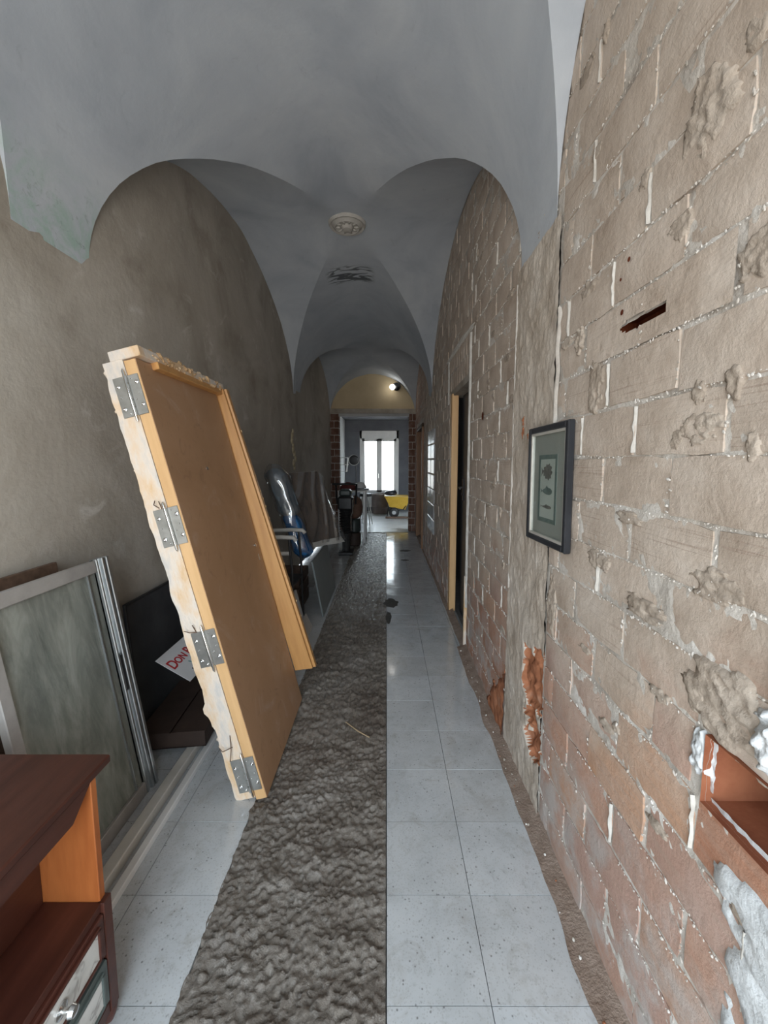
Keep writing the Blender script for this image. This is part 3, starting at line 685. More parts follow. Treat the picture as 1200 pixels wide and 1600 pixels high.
# ---- far end: piers, beam, cream lunette
we = thing('wall_end', 'end wall with brick piers, cream lunette and opening', 'wall', (0, YE, 0)); we['kind'] = 'structure'; del we['category']
EX0, EX1, EH = -1.06, .50, 2.58
xa, xb = xl(YE), xr(YE)
n = 40
def lun(i, j):
    x = lerp(xa - .05, xb + .05, i / n); return (x, .02, lerp(2.70, 3.7, j))
link('lunette', grid(n, 1, lun), M['cream'], we)
bm = bmesh.new(); box(bm, xa - .1, xb + .1, -.03, .12, EH + .06, 2.74, bev=.006); link('beam', bm, M['render'], we)
bm = bmesh.new(); box(bm, EX0, EX1, .0, .1, EH, EH + .06, bev=.004); link('lintel', bm, M['palewall'], we)
for x0_, x1_ in ((xa - .08, EX0), (EX1, xb + .08)):
    link('pier_core', B(x0_ + .004, x1_ - .004, .006, .25, 0, EH + .06), M['mortar'], we)
    for k in range(17):
        z = k * .155
        xm = x0_ + (x1_ - x0_) * (.62 if k % 2 else .34)
        for q in ((x0_, xm - .004), (xm + .004, x1_)):
            if q[1] - q[0] < .02: continue
            link('brick', B(q[0], q[1], random.uniform(-.006, .0), .26, z + .004, min(z + .147, EH + .05), bev=.004), M['pierbrick'], we)
# ---- room beyond
room = thing('wall_back', 'shade-darkened grey back wall of the far room around the window', 'wall', (0, 12.95, 0)); room['kind'] = 'structure'; del room['category']
WX0, WX1, WZ0, WZ1 = -.84, .38, .14, 2.53
bm = bmesh.new(); box(bm, -3, WX0, 0, .25, 0, 3); box(bm, WX1, 2.2, 0, .25, 0, 3); box(bm, WX0, WX1, 0, .25, WZ1, 3); box(bm, WX0, WX1, 0, .25, 0, WZ0); link('wall_panel', bm, M['darkwall'], room)
struct(link('wall_room_left', B(-1.36, -1.30, YE + .25, 12.95, 0, 3), M['palewall']))
struct(link('wall_room_right', B(1.6, 1.7, YE + .1, 12.95, 0, 3), M['darkwall']))
struct(link('ceiling_room', B(-1.4, 1.7, YE + .12, 13.2, 2.86, 2.95), M['darkwall']))
def rf(i, j):
    x = -1.4 + i * .1; y = 9.1 + j * .1; return (x, y, .004 + .006 * fb(x * 3, y * 3, 2, 3))
struct(link('leak_block_base', B(-1.5, 1.7, YE, 13.2, -.1, -.05), M['grout']))  # unseen base added to block sky light coming up from below
struct(link('floor_room', grid(31, 39, rf), M['cement'], smooth=True), 'pale cement screed floor beyond the opening')
win = thing('window_1', 'white glazed double door with sheer curtains at the far end', 'window', (0, 12.95, 0)); win['kind'] = 'structure'; del win['category']
bm = bmesh.new()
for q in ((WX0, WX0 + .07, WZ0, WZ1), (WX1 - .07, WX1, WZ0, WZ1), (WX0, WX1, WZ1 - .24, WZ1), (WX0, WX1, WZ0, WZ0 + .06)): box(bm, q[0], q[1], -.02, .10, q[2], q[3], bev=.004)
link('window_frame', bm, M['whitepaint'], win)
mid = (WX0 + WX1) / 2
for s0, s1 in ((WX0 + .07, mid), (mid, WX1 - .07)):
    bm = bmesh.new(); za, zb = WZ0 + .06, WZ1 - .24
    for q in ((s0, s0 + .085, za, zb), (s1 - .085, s1, za, zb), (s0, s1, zb - .08, zb), (s0, s1, za, za + .08), (s0, s1, za + .40, za + .48)): box(bm, q[0], q[1], .0, .06, q[2], q[3], bev=.003)
    sash = link('sash', bm, M['whitepaint'], win)
    link('panel', B(s0 + .08, s1 - .08, .02, .04, za + .08, za + .4), M['whitepaint'], sash)
    link('pane', B(s0 + .08, s1 - .08, .028, .032, za + .48, zb - .08), M['glass'], sash)
    def cf(i, j, s0=s0, s1=s1, za=za, zb=zb):
        x = lerp(s0 + .06, s1 - .06, i / 30); return (x, .075 + .008 * math.sin(i * 1.4), lerp(za + .4, zb - .05, j / 2))
    link('curtain', grid(30, 2, cf), M['curtain'], sash, smooth=True)
bm = bmesh.new(); box(bm, mid - .03, mid - .01, -.03, .0, 1.05, 1.2, bev=.004); tube(bm, [(mid - .02, -.03, 1.14), (mid - .02, -.055, 1.14), (mid - .09, -.055, 1.14)], .008); link('handle', bm, M['chrome'], win)

# ---- ceiling rose at the crown of the first bay
o = LA([(.178, .0), (.178, -.012), (.165, -.03), (.145, -.022), (.13, -.03), (.115, -.045), (.09, -.03), (.06, -.034), (.045, -.06), (.02, -.066), (0, -.066)], 40)
rose = thing('ceiling_rose', 'round cream plaster rose at the crown of the grey vault', 'ceiling rose', (cx(4.15), 4.15, 3.845))
link('moulding', o, M['rose'], rose, smooth=True, sharp=30)
for k in range(10):
    a = k * math.pi / 5; bm = bmesh.new()
    bmesh.ops.create_icosphere(bm, subdivisions=1, radius=1); bmesh.ops.transform(bm, verts=bm.verts, matrix=Matrix.Translation((.085 * math.cos(a), .085 * math.sin(a), -.036)) @ Matrix.Rotation(a, 4, 'Z') @ Matrix.Diagonal((.03, .012, .012, 1)))
    link('petal', bm, M['rose'], rose, smooth=True)
# ---- lit lamp on the lunette
lamp = thing('wall_lamp', 'small lit bulb lamp fixed on the cream lunette', 'lamp', (.16, YE, 3.18))
link('base', LA([(.07, .02), (.075, -.02), (.05, -.05), (.03, -.06)], 16, 'Y', (.06, 0, .02)), M['ironblack'], lamp, smooth=True)
link('arm', T([(.06, -.05, .02), (.04, -.10, .03), (0, -.14, .01)], .014), M['ironblack'], lamp)
bm = bmesh.new(); bmesh.ops.create_uvsphere(bm, u_segments=16, v_segments=10, radius=.058); bmesh.ops.translate(bm, verts=bm.verts, vec=(-.035, -.17, 0)); link('bulb', bm, M['bulb'], lamp, smooth=True)
link('shade', LA([(.03, .0), (.06, -.03), (.085, -.07)], 16, 'Y', (.06, -.06, .02)), M['ironblack'], lamp, smooth=True)

# ================================================================== OBJECTS
def wb(root, name, mat, boxes, bev=.002, parent=None):
    """boxes given in room coordinates, made local to the (unrotated) root"""
    bm = bmesh.new(); l = root.location
    for q in boxes: box(bm, q[0] - l.x, q[1] - l.x, q[2] - l.y, q[3] - l.y, q[4] - l.z, q[5] - l.z, bev=bev)
    return link(name, bm, mat, parent or root)

# ---- the leaning door in its frame: local x = out of the face, y = along its width, z = up the face
ld = thing('leaning_door', 'brown hardboard door leaning in its pine frame against the wall, steel hinges on its edge', 'door', (-.565, 1.785, 0), (0, R_(-13.8), 0))
leaf = link('door_leaf', B(-.05, -.001, 0, .81, .013, 2.092, bev=.0015), M['pine'], ld)
link('hardboard_face', B(-.001, .002, .002, .81, .013, 2.092), M['hardboard'], leaf)
def jag(i, j):   # hinge jamb with an uneven outer edge
    z = lerp(.03, 2.10, i / 90); x = [-.052, -.052, -.142, -.142, -.052][j]
    if x < -.1: x += .010 * fb(z * 9, 3, 1, 4) - (.012 if .47 < z < .52 else 0) + (.008 if z < .42 else 0) - .010 * (1 - z / 2.1)
    y = [-.002, .045, .045, -.002, -.002][j]
    return (x, y, z)
bm = grid(90, 4, jag); 
for e_ in ((0,), (90,)): pass
bmesh.ops.remove_doubles(bm, verts=bm.verts, dist=1e-6); bmesh.ops.holes_fill(bm, edges=[e for e in bm.edges if e.is_boundary])
link('hinge_jamb', bm, M['jambwhite'], ld)
link('head_jamb', B(-.105, .028, -.004, .90, 2.098, 2.142, bev=.003), M['jambwhite'], ld)
link('head_stop', B(-.05, .032, .12, .86, 2.066, 2.100, bev=.003), M['pine2'], ld)
bm = bmesh.new()
hexa(bm, [(.0, .835, .205), (-.04, .835, 2.10), (.0, .90, .205), (-.04, .90, 2.10), (.115, .84, .19), (.04, .84, 2.10), (.115, .90, .19), (.04, .90, 2.10)])
link('latch_jamb', bm, M['pine2'], ld)
bm = bmesh.new()
hexa(bm, [(.10, .865, .188), (.03, .865, 2.10), (.10, .902, .188), (.03, .902, 2.10), (.132, .868, .183), (.052, .868, 2.10), (.132, .902, .183), (.052, .902, 2.10)])
link('jamb_moulding', bm, M['pine2'], ld)
def foam(pts, sz, sd):
    rnd = random.Random(sd); bm = bmesh.new()
    for p_ in pts:
        r_ = sz * rnd.uniform(.5, 1.3)
        bmesh.ops.create_icosphere(bm, subdivisions=1, radius=1, matrix=Matrix.Translation(p_) @ Matrix.Rotation(rnd.uniform(0, 3), 4, 'X') @ Matrix.Diagonal((r_ * rnd.uniform(.6, 1.2), r_ * rnd.uniform(.9, 2.2), r_ * rnd.uniform(.6, 1.1), 1)))
    return bm
rnd = random.Random(3)
o = link('foam_residue', foam([(rnd.uniform(-.07, .02), .05 + k * .0118, 2.144 + rnd.uniform(-.004, .008)) for k in range(72)], .014, 1), M['foam'], ld); o['kind'] = 'stuff'
o = link('foam_residue', foam([(lerp(.125, .045, k / 70) + rnd.uniform(-.012, .004), .904, .22 + k * .0268) for k in range(70)], .009, 2), M['foam'], ld); o['kind'] = 'stuff'
o = link('foam_residue', foam([(.030, .10 + k * .02, 2.105 + rnd.uniform(-.012, .03)) for k in range(38)], .010, 4), M['foam'], ld); o['kind'] = 'stuff'
o = link('foam_residue', foam([(-.146, .02, z) for z in (2.06, 1.9, 1.64, 1.2, .52, .5, .34, .31, .28, .1)], .010, 5), M['jambwhite'], ld); o['kind'] = 'stuff'
for w, tw in ((1.945, .0), (1.365, .0), (.79, .02), (.15, .05)):
    bm = bmesh.new()
    for a, b_ in ((-.117, -.064), (-.054, -.006)): box(bm, a, b_, -.005, -.002, w - .085, w + .085, bev=.0015)
    for zz in range(5): lathe(bm, [(.0085, w - .085 + zz * .034 + .002), (.0085, w - .051 + zz * .034 - .002)], 10, 'Z', (-.059, -.009, 0))
    hg = link('hinge', bm, M['steel'], ld)
    link('pin', LA([(.001, -.112), (.0055, -.102), (.006, .105), (.001, .115)], 10, 'Z', (-.059 + tw * .1, -.0125, w)), M['chrome'], hg, smooth=True, sharp=40)
    for px, dz, r_ in ((-.10, .045, .009), (-.10, -.05, .011), (-.018, .05, .010), (-.018, -.045, .009), (-.10, .0, .004), (-.018, .005, .004), (-.038, .07, .004), (-.038, -.02, .004), (-.08, -.072, .005)):
        link('screw', LA([(r_, -.0045), (r_ * .8, -.0085), (r_ * .35, -.010), (0, -.008)], 10, 'Y', (px, 0, w + dz)), M['chrome'], hg, smooth=True, sharp=40)
for pts in ([(-.085, -.004, 1.455), (-.095, -.02, 1.475), (-.08, -.03, 1.49)], [(-.075, -.004, 1.45), (-.07, -.02, 1.485)], [(-.085, -.004, .875), (-.11, -.02, .885), (-.13, -.025, .90)], [(-.09, -.004, .88), (-.088, -.02, .915)],
            [(-.085, -.004, .30), (-.12, -.03, .305), (-.13, -.03, .325)], [(-.08, -.004, .36), (-.085, -.02, .30), (-.10, -.03, .25)]):
    link('bent_nail', T(pts, .0022, 6), M['darkwood'], ld)
link('peephole', LA([(.010, .002), (.010, .006), (.006, .007), (0, .004)], 14, 'X', (0, .382, 1.606)), M['chrome'], ld)
link('spindle_plug', LA([(.011, .002), (.011, .008), (.006, .009), (0, .006)], 14, 'X', (0, .747, 1.104)), M['chrome'], ld)
link('lock_hole', B(.002, .004, .75, .764, 1.005, 1.045, bev=.001), M['steel'], ld)

# ---- cabinet at the near left
cb = thing('cabinet', 'dark mahogany open cabinet with marbled drawer fronts in the near foreground', 'cabinet', (-1.02, .68, 0))

wb(cb, 'top', M['mahog'], [(-1.31, -.785, .25, 1.085, .748, .772)], .004)
wb(cb, 'side_panel', M['orangewood'], [(-1.27, -.79, 1.008, 1.03, .06, .748)])
wb(cb, 'side_panel', M['orangewood'], [(-1.27, -.79, .32, .342, .06, .748)])
wb(cb, 'inner_dark_panel', M['mahog'], [(-.965, -.945, .342, 1.008, .08, .748)])  # dark panel set forward so the inside of the cabinet looks unlit
wb(cb, 'shelf', M['mahog2'], [(-.945, -.784, .342, 1.008, .368, .392)])
wb(cb, 'bottom', M['mahog2'], [(-1.262, -.80, .342, 1.008, .06, .08)])
bm = bmesh.new()
hexa(bm, [(.215, -.33, .700), (.215, -.33, .748), (.215, .28, .690), (.215, .325, .748), (.232, -.33, .700), (.232, -.33, .748), (.232, .26, .690), (.232, .325, .748)])
link('apron', bm, M['mahog'], cb)
wb(cb, 'front_stile', M['mahog2'], [(-.796, -.776, 1.002, 1.034, .05, .392)])
wb(cb, 'front_stile', M['mahog2'], [(-.796, -.776, .316, .344, .05, .392)])
wb(cb, 'rail', M['mahog2'], [(-.798, -.780, .344, 1.002, .05, .085)])
def drawer(z0, z1, fm, knob):
    d = wb(cb, 'drawer', fm, [(-.80, -.776, .346, 1.000, z0, z1)], .003)
    l = cb.location
    f = link('front_inset', B(-.776 - l.x, -.773 - l.x, .375 - l.y, .972 - l.y, z0 + .022, z1 - .022, bev=.001), M['marble'], d)
    bm = bmesh.new()
    for q in ((.368, .378, z0 + .015, z1 - .015), (.969, .979, z0 + .015, z1 - .015), (.368, .979, z0 + .013, z0 + .023), (.368, .979, z1 - .023, z1 - .013)): box(bm, -.777 - l.x, -.769 - l.x, q[0] - l.y, q[1] - l.y, q[2], q[3], bev=.002)
    link('bead', bm, fm, d)
    for y in (.84, .50):
        k = link('knob', LA([(.018, .0), (.018, .004), (.007, .008), (.007, .018), (.015, .026), (.012, .036), (0, .039)], 14, 'X', (-.773 - l.x, y - l.y, (z0 + z1) / 2)), M['chrome'], d, smooth=True, sharp=40)
drawer(.240, .366, M['mahog2'], 1); drawer(.095, .226, M['greengrey'], 1)
for x, y in ((-.80, 1.02), (-1.25, 1.02), (-.80, .34), (-1.25, .34)):
    link('foot', LA([(.012, 0), (.02, .02), (.024, .04), (.018, .06)], 12, 'Z', (x - cb.location.x, y - cb.location.y, 0)), M['mahog2'], cb, smooth=True, sharp=40)

# ---- aluminium sliding pane
ap = thing('glass_panel', 'dusty glass panel in an aluminium frame leaning on the wall behind the cabinet', 'window panel', (-1.165, 1.9, 0), (0, R_(-8.5), 0))
for k, (a, b_, x1_) in enumerate(((-.074, -.054, .012), (-.050, -.034, .022), (-.032, -.014, .026), (-.012, .0, .020))):
    pass
bm = bmesh.new()
for a, b_, x1_ in ((-.074, -.0, .004), (-.074, -.060, .014), (-.044, -.026, .020), (-.020, -.0, .024)): box(bm, -.02, x1_, a, b_, .0, 1.165, bev=.003)
link('stile', bm, M['alu'], ap)
bm = bmesh.new(); box(bm, -.02, .010, -.625, -.58, .0, 1.165, bev=.003); link('stile', bm, M['alumatt'], ap)
link('top_rail', B(-.02, .010, -.60, -.074, 1.105, 1.16, bev=.003), M['alumatt'], ap)
link('bottom_rail', B(-.02, .010, -.60, -.074, .0, .06, bev=.003), M['alumatt'], ap)
link('pane', B(-.010, -.006, -.60, -.072, .058, 1.107), M['dirtyglass'], ap)
link('glazing_bead', B(-.006, .003, -.128, -.122, .06, 1.105), M['alu'], ap)
link('latch', B(.004, .016, -.066, -.046, .52, .70, bev=.004), M['ironblack'], ap)
o = link('board', B(-.012, .012, -.36, .30, 0, 1.165, bev=.003), M['darkwood'], loc=(-1.335, 1.46, 0)); o.rotation_euler = (0, R_(-6.0), 0)
tag(o, 'dark brown wooden board standing behind the aluminium framed glass panel', 'board')
# ---- two long white boards on the floor
o = link('skirting_board', B(-.025, .025, -.60, .62, 0, .05, bev=.004), M['greywhite'], loc=(-1.065, 1.86, 0)); tag(o, 'long dirty white plank on the floor, the wider one nearer the wall', 'plank')
o = link('skirting_board', B(-.017, .017, -.60, .62, 0, .03, bev=.004), M['whitepaint'], loc=(-.995, 1.86, 0)); tag(o, 'long slim white plank on the floor, beside the wider one on the tile side', 'plank')
# ---- black perforated sheet
bl = thing('perforated_panel', 'black perforated metal panel leaning on the wall behind the sign', 'panel', (-1.385, 2.52, 0), (0, R_(-4), 0))
link('sheet', B(-.003, .001, -.34, .44, .01, .80), M['perf'], bl)
link('perforation', grid(52, 44, lambda i, j: (.004, -.34 + i * .015, .17 + j * .0145), lambda i, j: not (i % 2 and j % 2)), M['perf'], bl)
link('rim', B(-.006, .010, -.345, .445, .80, .815, bev=.002), M['ironblack'], bl)
link('rim', B(-.006, .010, -.35, -.335, .0, .815, bev=.002), M['ironblack'], bl)
# ---- white rod
o = link('rod', T([(-1.357, 2.62, .84), (-1.335, 2.61, .60), (-1.318, 2.60, .45), (-1.27, 2.645, .15)], .006, 8), M['greywhite']); tag(o, 'thin white rod leaning against the black perforated panel', 'rod')
# ---- the sign card
def text(body, size, mat, parent, loc, rot, name, off=0.0, sx_=1.0):
    cu = bpy.data.curves.new(name, 'FONT'); cu.body = body; cu.size = size; cu.extrude = .0006; cu.offset = off; cu.align_x = 'LEFT'
    t = bpy.data.objects.new(name, cu); COL.objects.link(t)
    me = bpy.data.meshes.new_from_object(t.evaluated_get(bpy.context.evaluated_depsgraph_get())); bpy.data.objects.remove(t)
    o = bpy.data.objects.new(name, me); me.materials.clear(); me.materials.append(mat); COL.objects.link(o)
    o.parent = parent; o.location = loc; o.rotation_euler = rot; o.scale = (sx_, 1, 1); return o
sg = thing('sign', 'white card sign with red DON lettering tucked behind the leaning door', 'sign', (-1.11, 2.2, .36), (0, R_(-58), 0))
link('card', B(-.003, 0, 0, .52, 0, .225), M['paperwhite'], sg)
# text lies on the +x face: its x runs along local y, its y up local z
rt = Matrix(((0, 0, 1), (1, 0, 0), (0, 1, 0))).to_euler()
text('D', .088, M['redink'], sg, (.0008, .014, .112), rt, 'letter', .0015, 1.0)
text('ON', .066, M['redink'], sg, (.0008, .078, .116), rt, 'letter', .0015, 1.0)
text('R', .088, M['redink'], sg, (.0008, .20, .112), rt, 'letter', .0015, 1.0)
text('AM', .066, M['redink'], sg, (.0008, .262, .116), rt, 'letter', .0015, 1.0)
link('mark', B(.0002, .001, .10, .125, .022, .045), M['frameblack'], sg)
link('swash', T([(.001, .14, .09), (.001, .155, .06), (.001, .19, .05)], .003, 6), M['tealink'], sg)
# ---- crumpled grey plastic, box and old board behind the door
def pl(i, j):
    a, b_ = i / 24, j / 30
    y = lerp(2.36, 2.70, a); z = lerp(.16, .47, b_)
    x = lerp(-.99, -1.09, b_) + .03 * fb(y * 9, z * 7, 3, 4) + .02 * math.sin(a * 9 + b_ * 4)
    return (x - .06 * (1 - a) * b_, y + .10 * b_ * (1 - a), z)
bm = grid(24, 30, pl); bmesh.ops.solidify(bm, geom=bm.faces[:], thickness=.002)
o = link('plastic_sheet', bm, M['greyfilm'], smooth=True); tag(o, 'crumpled grey translucent plastic sheet hanging over the white sign', 'plastic sheet')
bx_ = thing('cardboard_box', 'low dark brown cardboard box lying across the far ends of the two white planks', 'box', (-1.18, 2.34, .056), (0, R_(-2), R_(4)))
bm = bmesh.new()
for q in ((-.18, .18, -.28, -.272, 0, .085), (-.18, .18, .272, .28, 0, .085), (-.18, -.172, -.272, .272, 0, .085), (.172, .18, -.272, .272, 0, .085), (-.18, .18, -.28, .28, 0, .008)): box(bm, *q)
link('body', bm, M['darkbrown'], bx_)
for a, b_ in ((-.18, -.004), (.004, .185)): link('flap', B(a, b_, -.28, .275, .085, .089), M['darkbrown'], bx_)

# ---- things stored along the left wall past the leaning door
gb = link('board', B(-.009, .009, -.48, .52, 0, .59, bev=.002), M['greyboard'], loc=(-.655, 4.55, 0)); gb.rotation_euler = (0, R_(-10), 0)
tag(gb, 'grey-green smooth board standing on edge under the plastic-wrapped panel', 'board')
def quadgrid(p00, p10, p11, p01, nu, nv, fn):
    P4 = [Vector(q) for q in (p00, p10, p11, p01)]
    nrm = (P4[1] - P4[0]).cross(P4[3] - P4[0]).normalized()
    def g(i, j):
        u, v_ = i / nu, j / nv
        return P4[0].lerp(P4[1], u).lerp(P4[3].lerp(P4[2], u), v_) + nrm * fn(u, v_)
    return grid(nu, nv, g), nrm
wp = thing('wrapped_panel', 'brown panel wrapped in shiny clear plastic film leaning along the wall', 'panel', (-.80, 4.6, .62))
c00, c10, c11, c01 = (-.875, 4.5, .66), (-.585, 5.1, .60), (-.86, 5.1, 1.47), (-1.13, 4.5, 1.46)
off = Vector(wp.location)
pts = [Vector(q) - off for q in (c00, c10, c11, c01)]
nr_ = (pts[1] - pts[0]).cross(pts[3] - pts[0]).normalized(); nr_ = nr_ if nr_.x > 0 else -nr_
bm = bmesh.new(); hexa(bm, [pts[0] - nr_ * .06, pts[3] - nr_ * .06, pts[1] - nr_ * .06, pts[2] - nr_ * .06, pts[0], pts[3], pts[1], pts[2]]); link('panel', bm, M['brownpanel'], wp)
def fold(u, v_):
    t = (1 - v_) * .75 + .6 * (u - .5) ** 2 + .95 * u
    return .012 + .055 * (0.5 + .5 * math.sin(t * 17 + 1.5 * noise.noise(Vector((u * 2, v_ * 2, 1))))) ** 3 + .006 * fb(u * 5, v_ * 6, 2, 3)
bm, nn = quadgrid(pts[0], pts[1], pts[2], pts[3], 40, 60, lambda u, v_: fold(u, v_) * (1))
if nn.dot(nr_) < 0: bm.free(); bm, nn = quadgrid(pts[1], pts[0], pts[3], pts[2], 40, 60, lambda u, v_: fold(1 - u, v_))
link('plastic_film', bm, M['film'], wp, smooth=True)
bm, nn = quadgrid(pts[0] + Vector((.0, 0, -.03)), pts[1] + Vector((.05, .03, -.02)), pts[1] + Vector((.0, .03, .05)), pts[0] + Vector((0, 0, .03)), 24, 4, lambda u, v_: .02 + .012 * math.sin(u * 11))
link('film_hem', bm, M['greywhite'], wp, smooth=True)
bm = T([pts[2] + Vector((0, .02, 0)), pts[2].lerp(pts[1], .5) + Vector((.02, .03, 0)), pts[1] + Vector((.03, .03, .0))], [.018, .03, .04], 8); link('film_edge', bm, M['film'], wp, smooth=True)
# bag with a blue roll
bg_ = thing('plastic_bag', 'long clear plastic bag with a blue roll, hanging beside the wrapped panel', 'bag', (-.83, 4.22, .57))
def bagr(z): return [(-.0, .0)]
A_, B_ = Vector((-.02, 0, 0)), Vector((-.34, .05, .98))
def bag(name, t0, t1, r0, r1, mat, sd):
    def fn(i, j):
        t = lerp(t0, t1, i / 30); a = j / 20 * 2 * math.pi; e = min(1, (i + .3) / 4, (30.3 - i) / 4)
        r = lerp(r0, r1, i / 30) * math.sqrt(max(.02, e)) * (1 + .30 * noise.noise(Vector((math.cos(a) * 2, math.sin(a) * 2, t * 5 + sd))) + .16 * noise.noise(Vector((math.cos(a) * 5, math.sin(a) * 5, t * 6 + sd))))
        c = A_.lerp(B_, t); return c + Vector((r * math.cos(a), r * math.sin(a), .0))
    return link(name, grid(30, 20, fn), mat, bg_, smooth=True)
bag('roll', .02, .50, .085, .10, M['blue'], 2); bag('roll', .46, .97, .11, .10, M['bluegrey'], 5); bag('film', -.01, 1.02, .105, .13, M['film'], 9)
# white tubular chair, mostly hidden
chh = thing('chair', 'black chair with pale grey arm rails half hidden behind the leaning door', 'chair', (-1.05, 3.84, 0))
for y in (-.2, .2):
    link('leg', T([(.2, y, 0), (.19, y, .62), (.17, y, .9)], .012), M['ironblack'], chh); link('leg', T([(-.22, y, 0), (-.2, y, .6), (-.25, y, 1.1)], .012), M['ironblack'], chh)
    link('arm', T([(-.22, y, .9), (.1, y, .915), (.21, y, .91), (.235, y, .88)], .02), M['greywhite'], chh, smooth=True)
link('seat', B(-.2, .2, -.2, .2, .44, .47, bev=.01), M['ironblack'], chh); link('stretcher', T([(-.2, -.2, .765), (.17, -.2, .765)], .019), M['greywhite'], chh)
link('backrest', B(-.26, -.22, -.2, .2, .75, 1.08, bev=.01), M['ironblack'], chh)
# sacks, white offcuts and dark crate behind the jamb
o = link('sack', LA([(.12, 0), (.17, .08), (.18, .3), (.15, .48), (.07, .56), (.05, .6)], 16), M['darkwood'], smooth=True, loc=(-1.2, 3.35, 0)); tag(o, 'dark brown sack standing in the gloom behind the leaning door', 'sack')
o = link('offcut', B(-.01, .01, -.14, .14, 0, .34, bev=.002), M['palewall'], loc=(-.86, 3.8, 0)); o.rotation_euler = (0, R_(-16), R_(-18)); tag(o, 'small pale board offcut standing on end under the white chair', 'offcut')
o = link('offcut', B(-.006, .006, -.22, .22, 0, .15, bev=.002), M['greywhite'], loc=(-.72, 3.6, 0)); o.rotation_euler = (0, R_(-24), 0); tag(o, 'low white board offcut lying near the channel edge, past the leaning door', 'offcut')
cr_ = thing('crate', 'dark slatted crate on the floor beside the white chair', 'crate', (-1.12, 4.45, 0))
for k in range(3): link('slat', B(-.2, -.185, -.25, .25, .02 + k * .13, .12 + k * .13), M['darkwood'], cr_); link('slat', B(.185, .2, -.25, .25, .02 + k * .13, .12 + k * .13), M['darkwood'], cr_)
for k in range(3): link('slat', B(-.2, .2, -.265, -.25, .02 + k * .13, .12 + k * .13), M['darkwood'], cr_); link('slat', B(-.2, .2, .25, .265, .02 + k * .13, .12 + k * .13), M['darkwood'], cr_)
link('base', B(-.2, .2, -.25, .25, .0, .02), M['darkwood'], cr_)
# tamping rammer with bellows
rm = thing('tamping_rammer', 'black construction rammer with ribbed bellows beside the left wall', 'rammer', (-.70, 7.0, 0))
link('shoe', B(-.13, .13, -.16, .17, 0, .05, bev=.012), M['ironblack'], rm)
link('leg', LA([(.07, .05), (.075, .3), (.09, .36)], 16), M['blackrubber'], rm, smooth=True, sharp=40)
prof = []
for k in range(9): prof += [(.088, .36 + k * .045), (.118, .38 + k * .045)]
link('bellows', LA(prof + [(.09, .77)], 20), M['blackrubber'], rm)
link('engine', B(-.13, .13, -.15, .13, .77, 1.0, bev=.03), M['ironblack'], rm); link('fuel_tank', B(-.10, .10, -.12, .10, 1.0, 1.12, bev=.03), M['bottle'], rm)
link('handle', T([(-.16, .1, .85), (-.18, .1, 1.2), (-.18, -.3, 1.22), (.18, -.3, 1.22), (.18, .1, 1.2), (.16, .1, .85)], .016), M['ironblack'], rm, smooth=True)
link('spring_guide', T([(.13, -.15, .95), (.13, -.16, .75), (.10, -.16, .68), (.10, -.16, .42)], .010), M['chrome'], rm)
# white table with things on it
tb = thing('table', 'narrow white topped table against the left wall near the end opening', 'table', (-.72, 8.2, 0))
link('top', B(-.22, .32, -.35, .35, 1.0, 1.03, bev=.004), M['whitepaint'], tb)
for x in (-.2, .29):
    for y in (-.32, .32): link('leg', B(x - .02, x + .02, y - .02, y + .02, 0, 1.0), M['whitepaint'], tb)
link('brace', T([(.29, -.32, .1), (.29, .32, .9)], .012), M['whitepaint'], tb)
o = link('sack', LA([(.08, .0), (.15, .06), (.17, .22), (.14, .36), (.06, .42)], 16), M['brownleather'], smooth=True, loc=(-.62, 7.70, .52)); tag(o, 'brown canvas sack resting on a stack in front of the white table', 'sack')
st_ = thing('bottle_stack', 'dark stacked metal canisters under the brown canvas sack', 'canisters', (-.62, 7.70, 0))
for k in range(2): link('canister', LA([(.11, .0 + k * .26), (.13, .02 + k * .26), (.13, .22 + k * .26), (.11, .25 + k * .26)], 16), M['bottle' if k else 'darkbrown'], st_, smooth=True, sharp=35)
o = link('cloth', LA([(.17, 0), (.16, .06), (.10, .12), (.03, .15), (0, .15)], 14), M['maroon'], smooth=True, loc=(-.76, 8.1, 1.031)); tag(o, 'crumpled maroon cloth on the white table', 'cloth')
hh_ = thing('hard_hat', 'white safety helmet lying on the white table beside the maroon cloth', 'helmet', (-.54, 8.37, 1.032))
link('shell', LA([(.13, 0), (.125, .05), (.09, .11), (.04, .135), (0, .14)], 18), M['whitepaint'], hh_, smooth=True); link('brim', LA([(.155, .0), (.15, .012), (.12, .012)], 18), M['whitepaint'], hh_, smooth=True)
o = link('book', B(-.13, .13, -.09, .09, 0, .035, bev=.003), M['frameblack'], loc=(-.47, 7.99, 1.031)); tag(o, 'flat black case on the near edge of the white table', 'case')
# stool, fan, hanging basket in the far room
so = thing('stool', 'tall stool with dark seat standing before the far window', 'stool', (-.52, 10.2, 0))
link('seat', LA([(.15, .72), (.16, .74), (.16, .77), (.14, .79), (0, .79)], 18), M['ironblack'], so, smooth=True, sharp=40)
for k in range(4):
    a = k * math.pi / 2 + .6; link('leg', T([(.09 * math.cos(a), .09 * math.sin(a), .73), (.19 * math.cos(a), .19 * math.sin(a), 0)], .013), M['steel'], so)
link('foot_ring', T([(.15 * math.cos(k * math.pi / 8), .15 * math.sin(k * math.pi / 8), .28) for k in range(17)], .009, 6), M['steel'], so)
fn_ = thing('standing_fan', 'black standing fan silhouetted left of the far window', 'fan', (-.83, 11.2, 0))
link('base', LA([(.2, 0), (.2, .02), (.05, .05)], 20), M['ironblack'], fn_); link('pole', T([(0, 0, .03), (0, 0, 1.62)], .016), M['ironblack'], fn_)
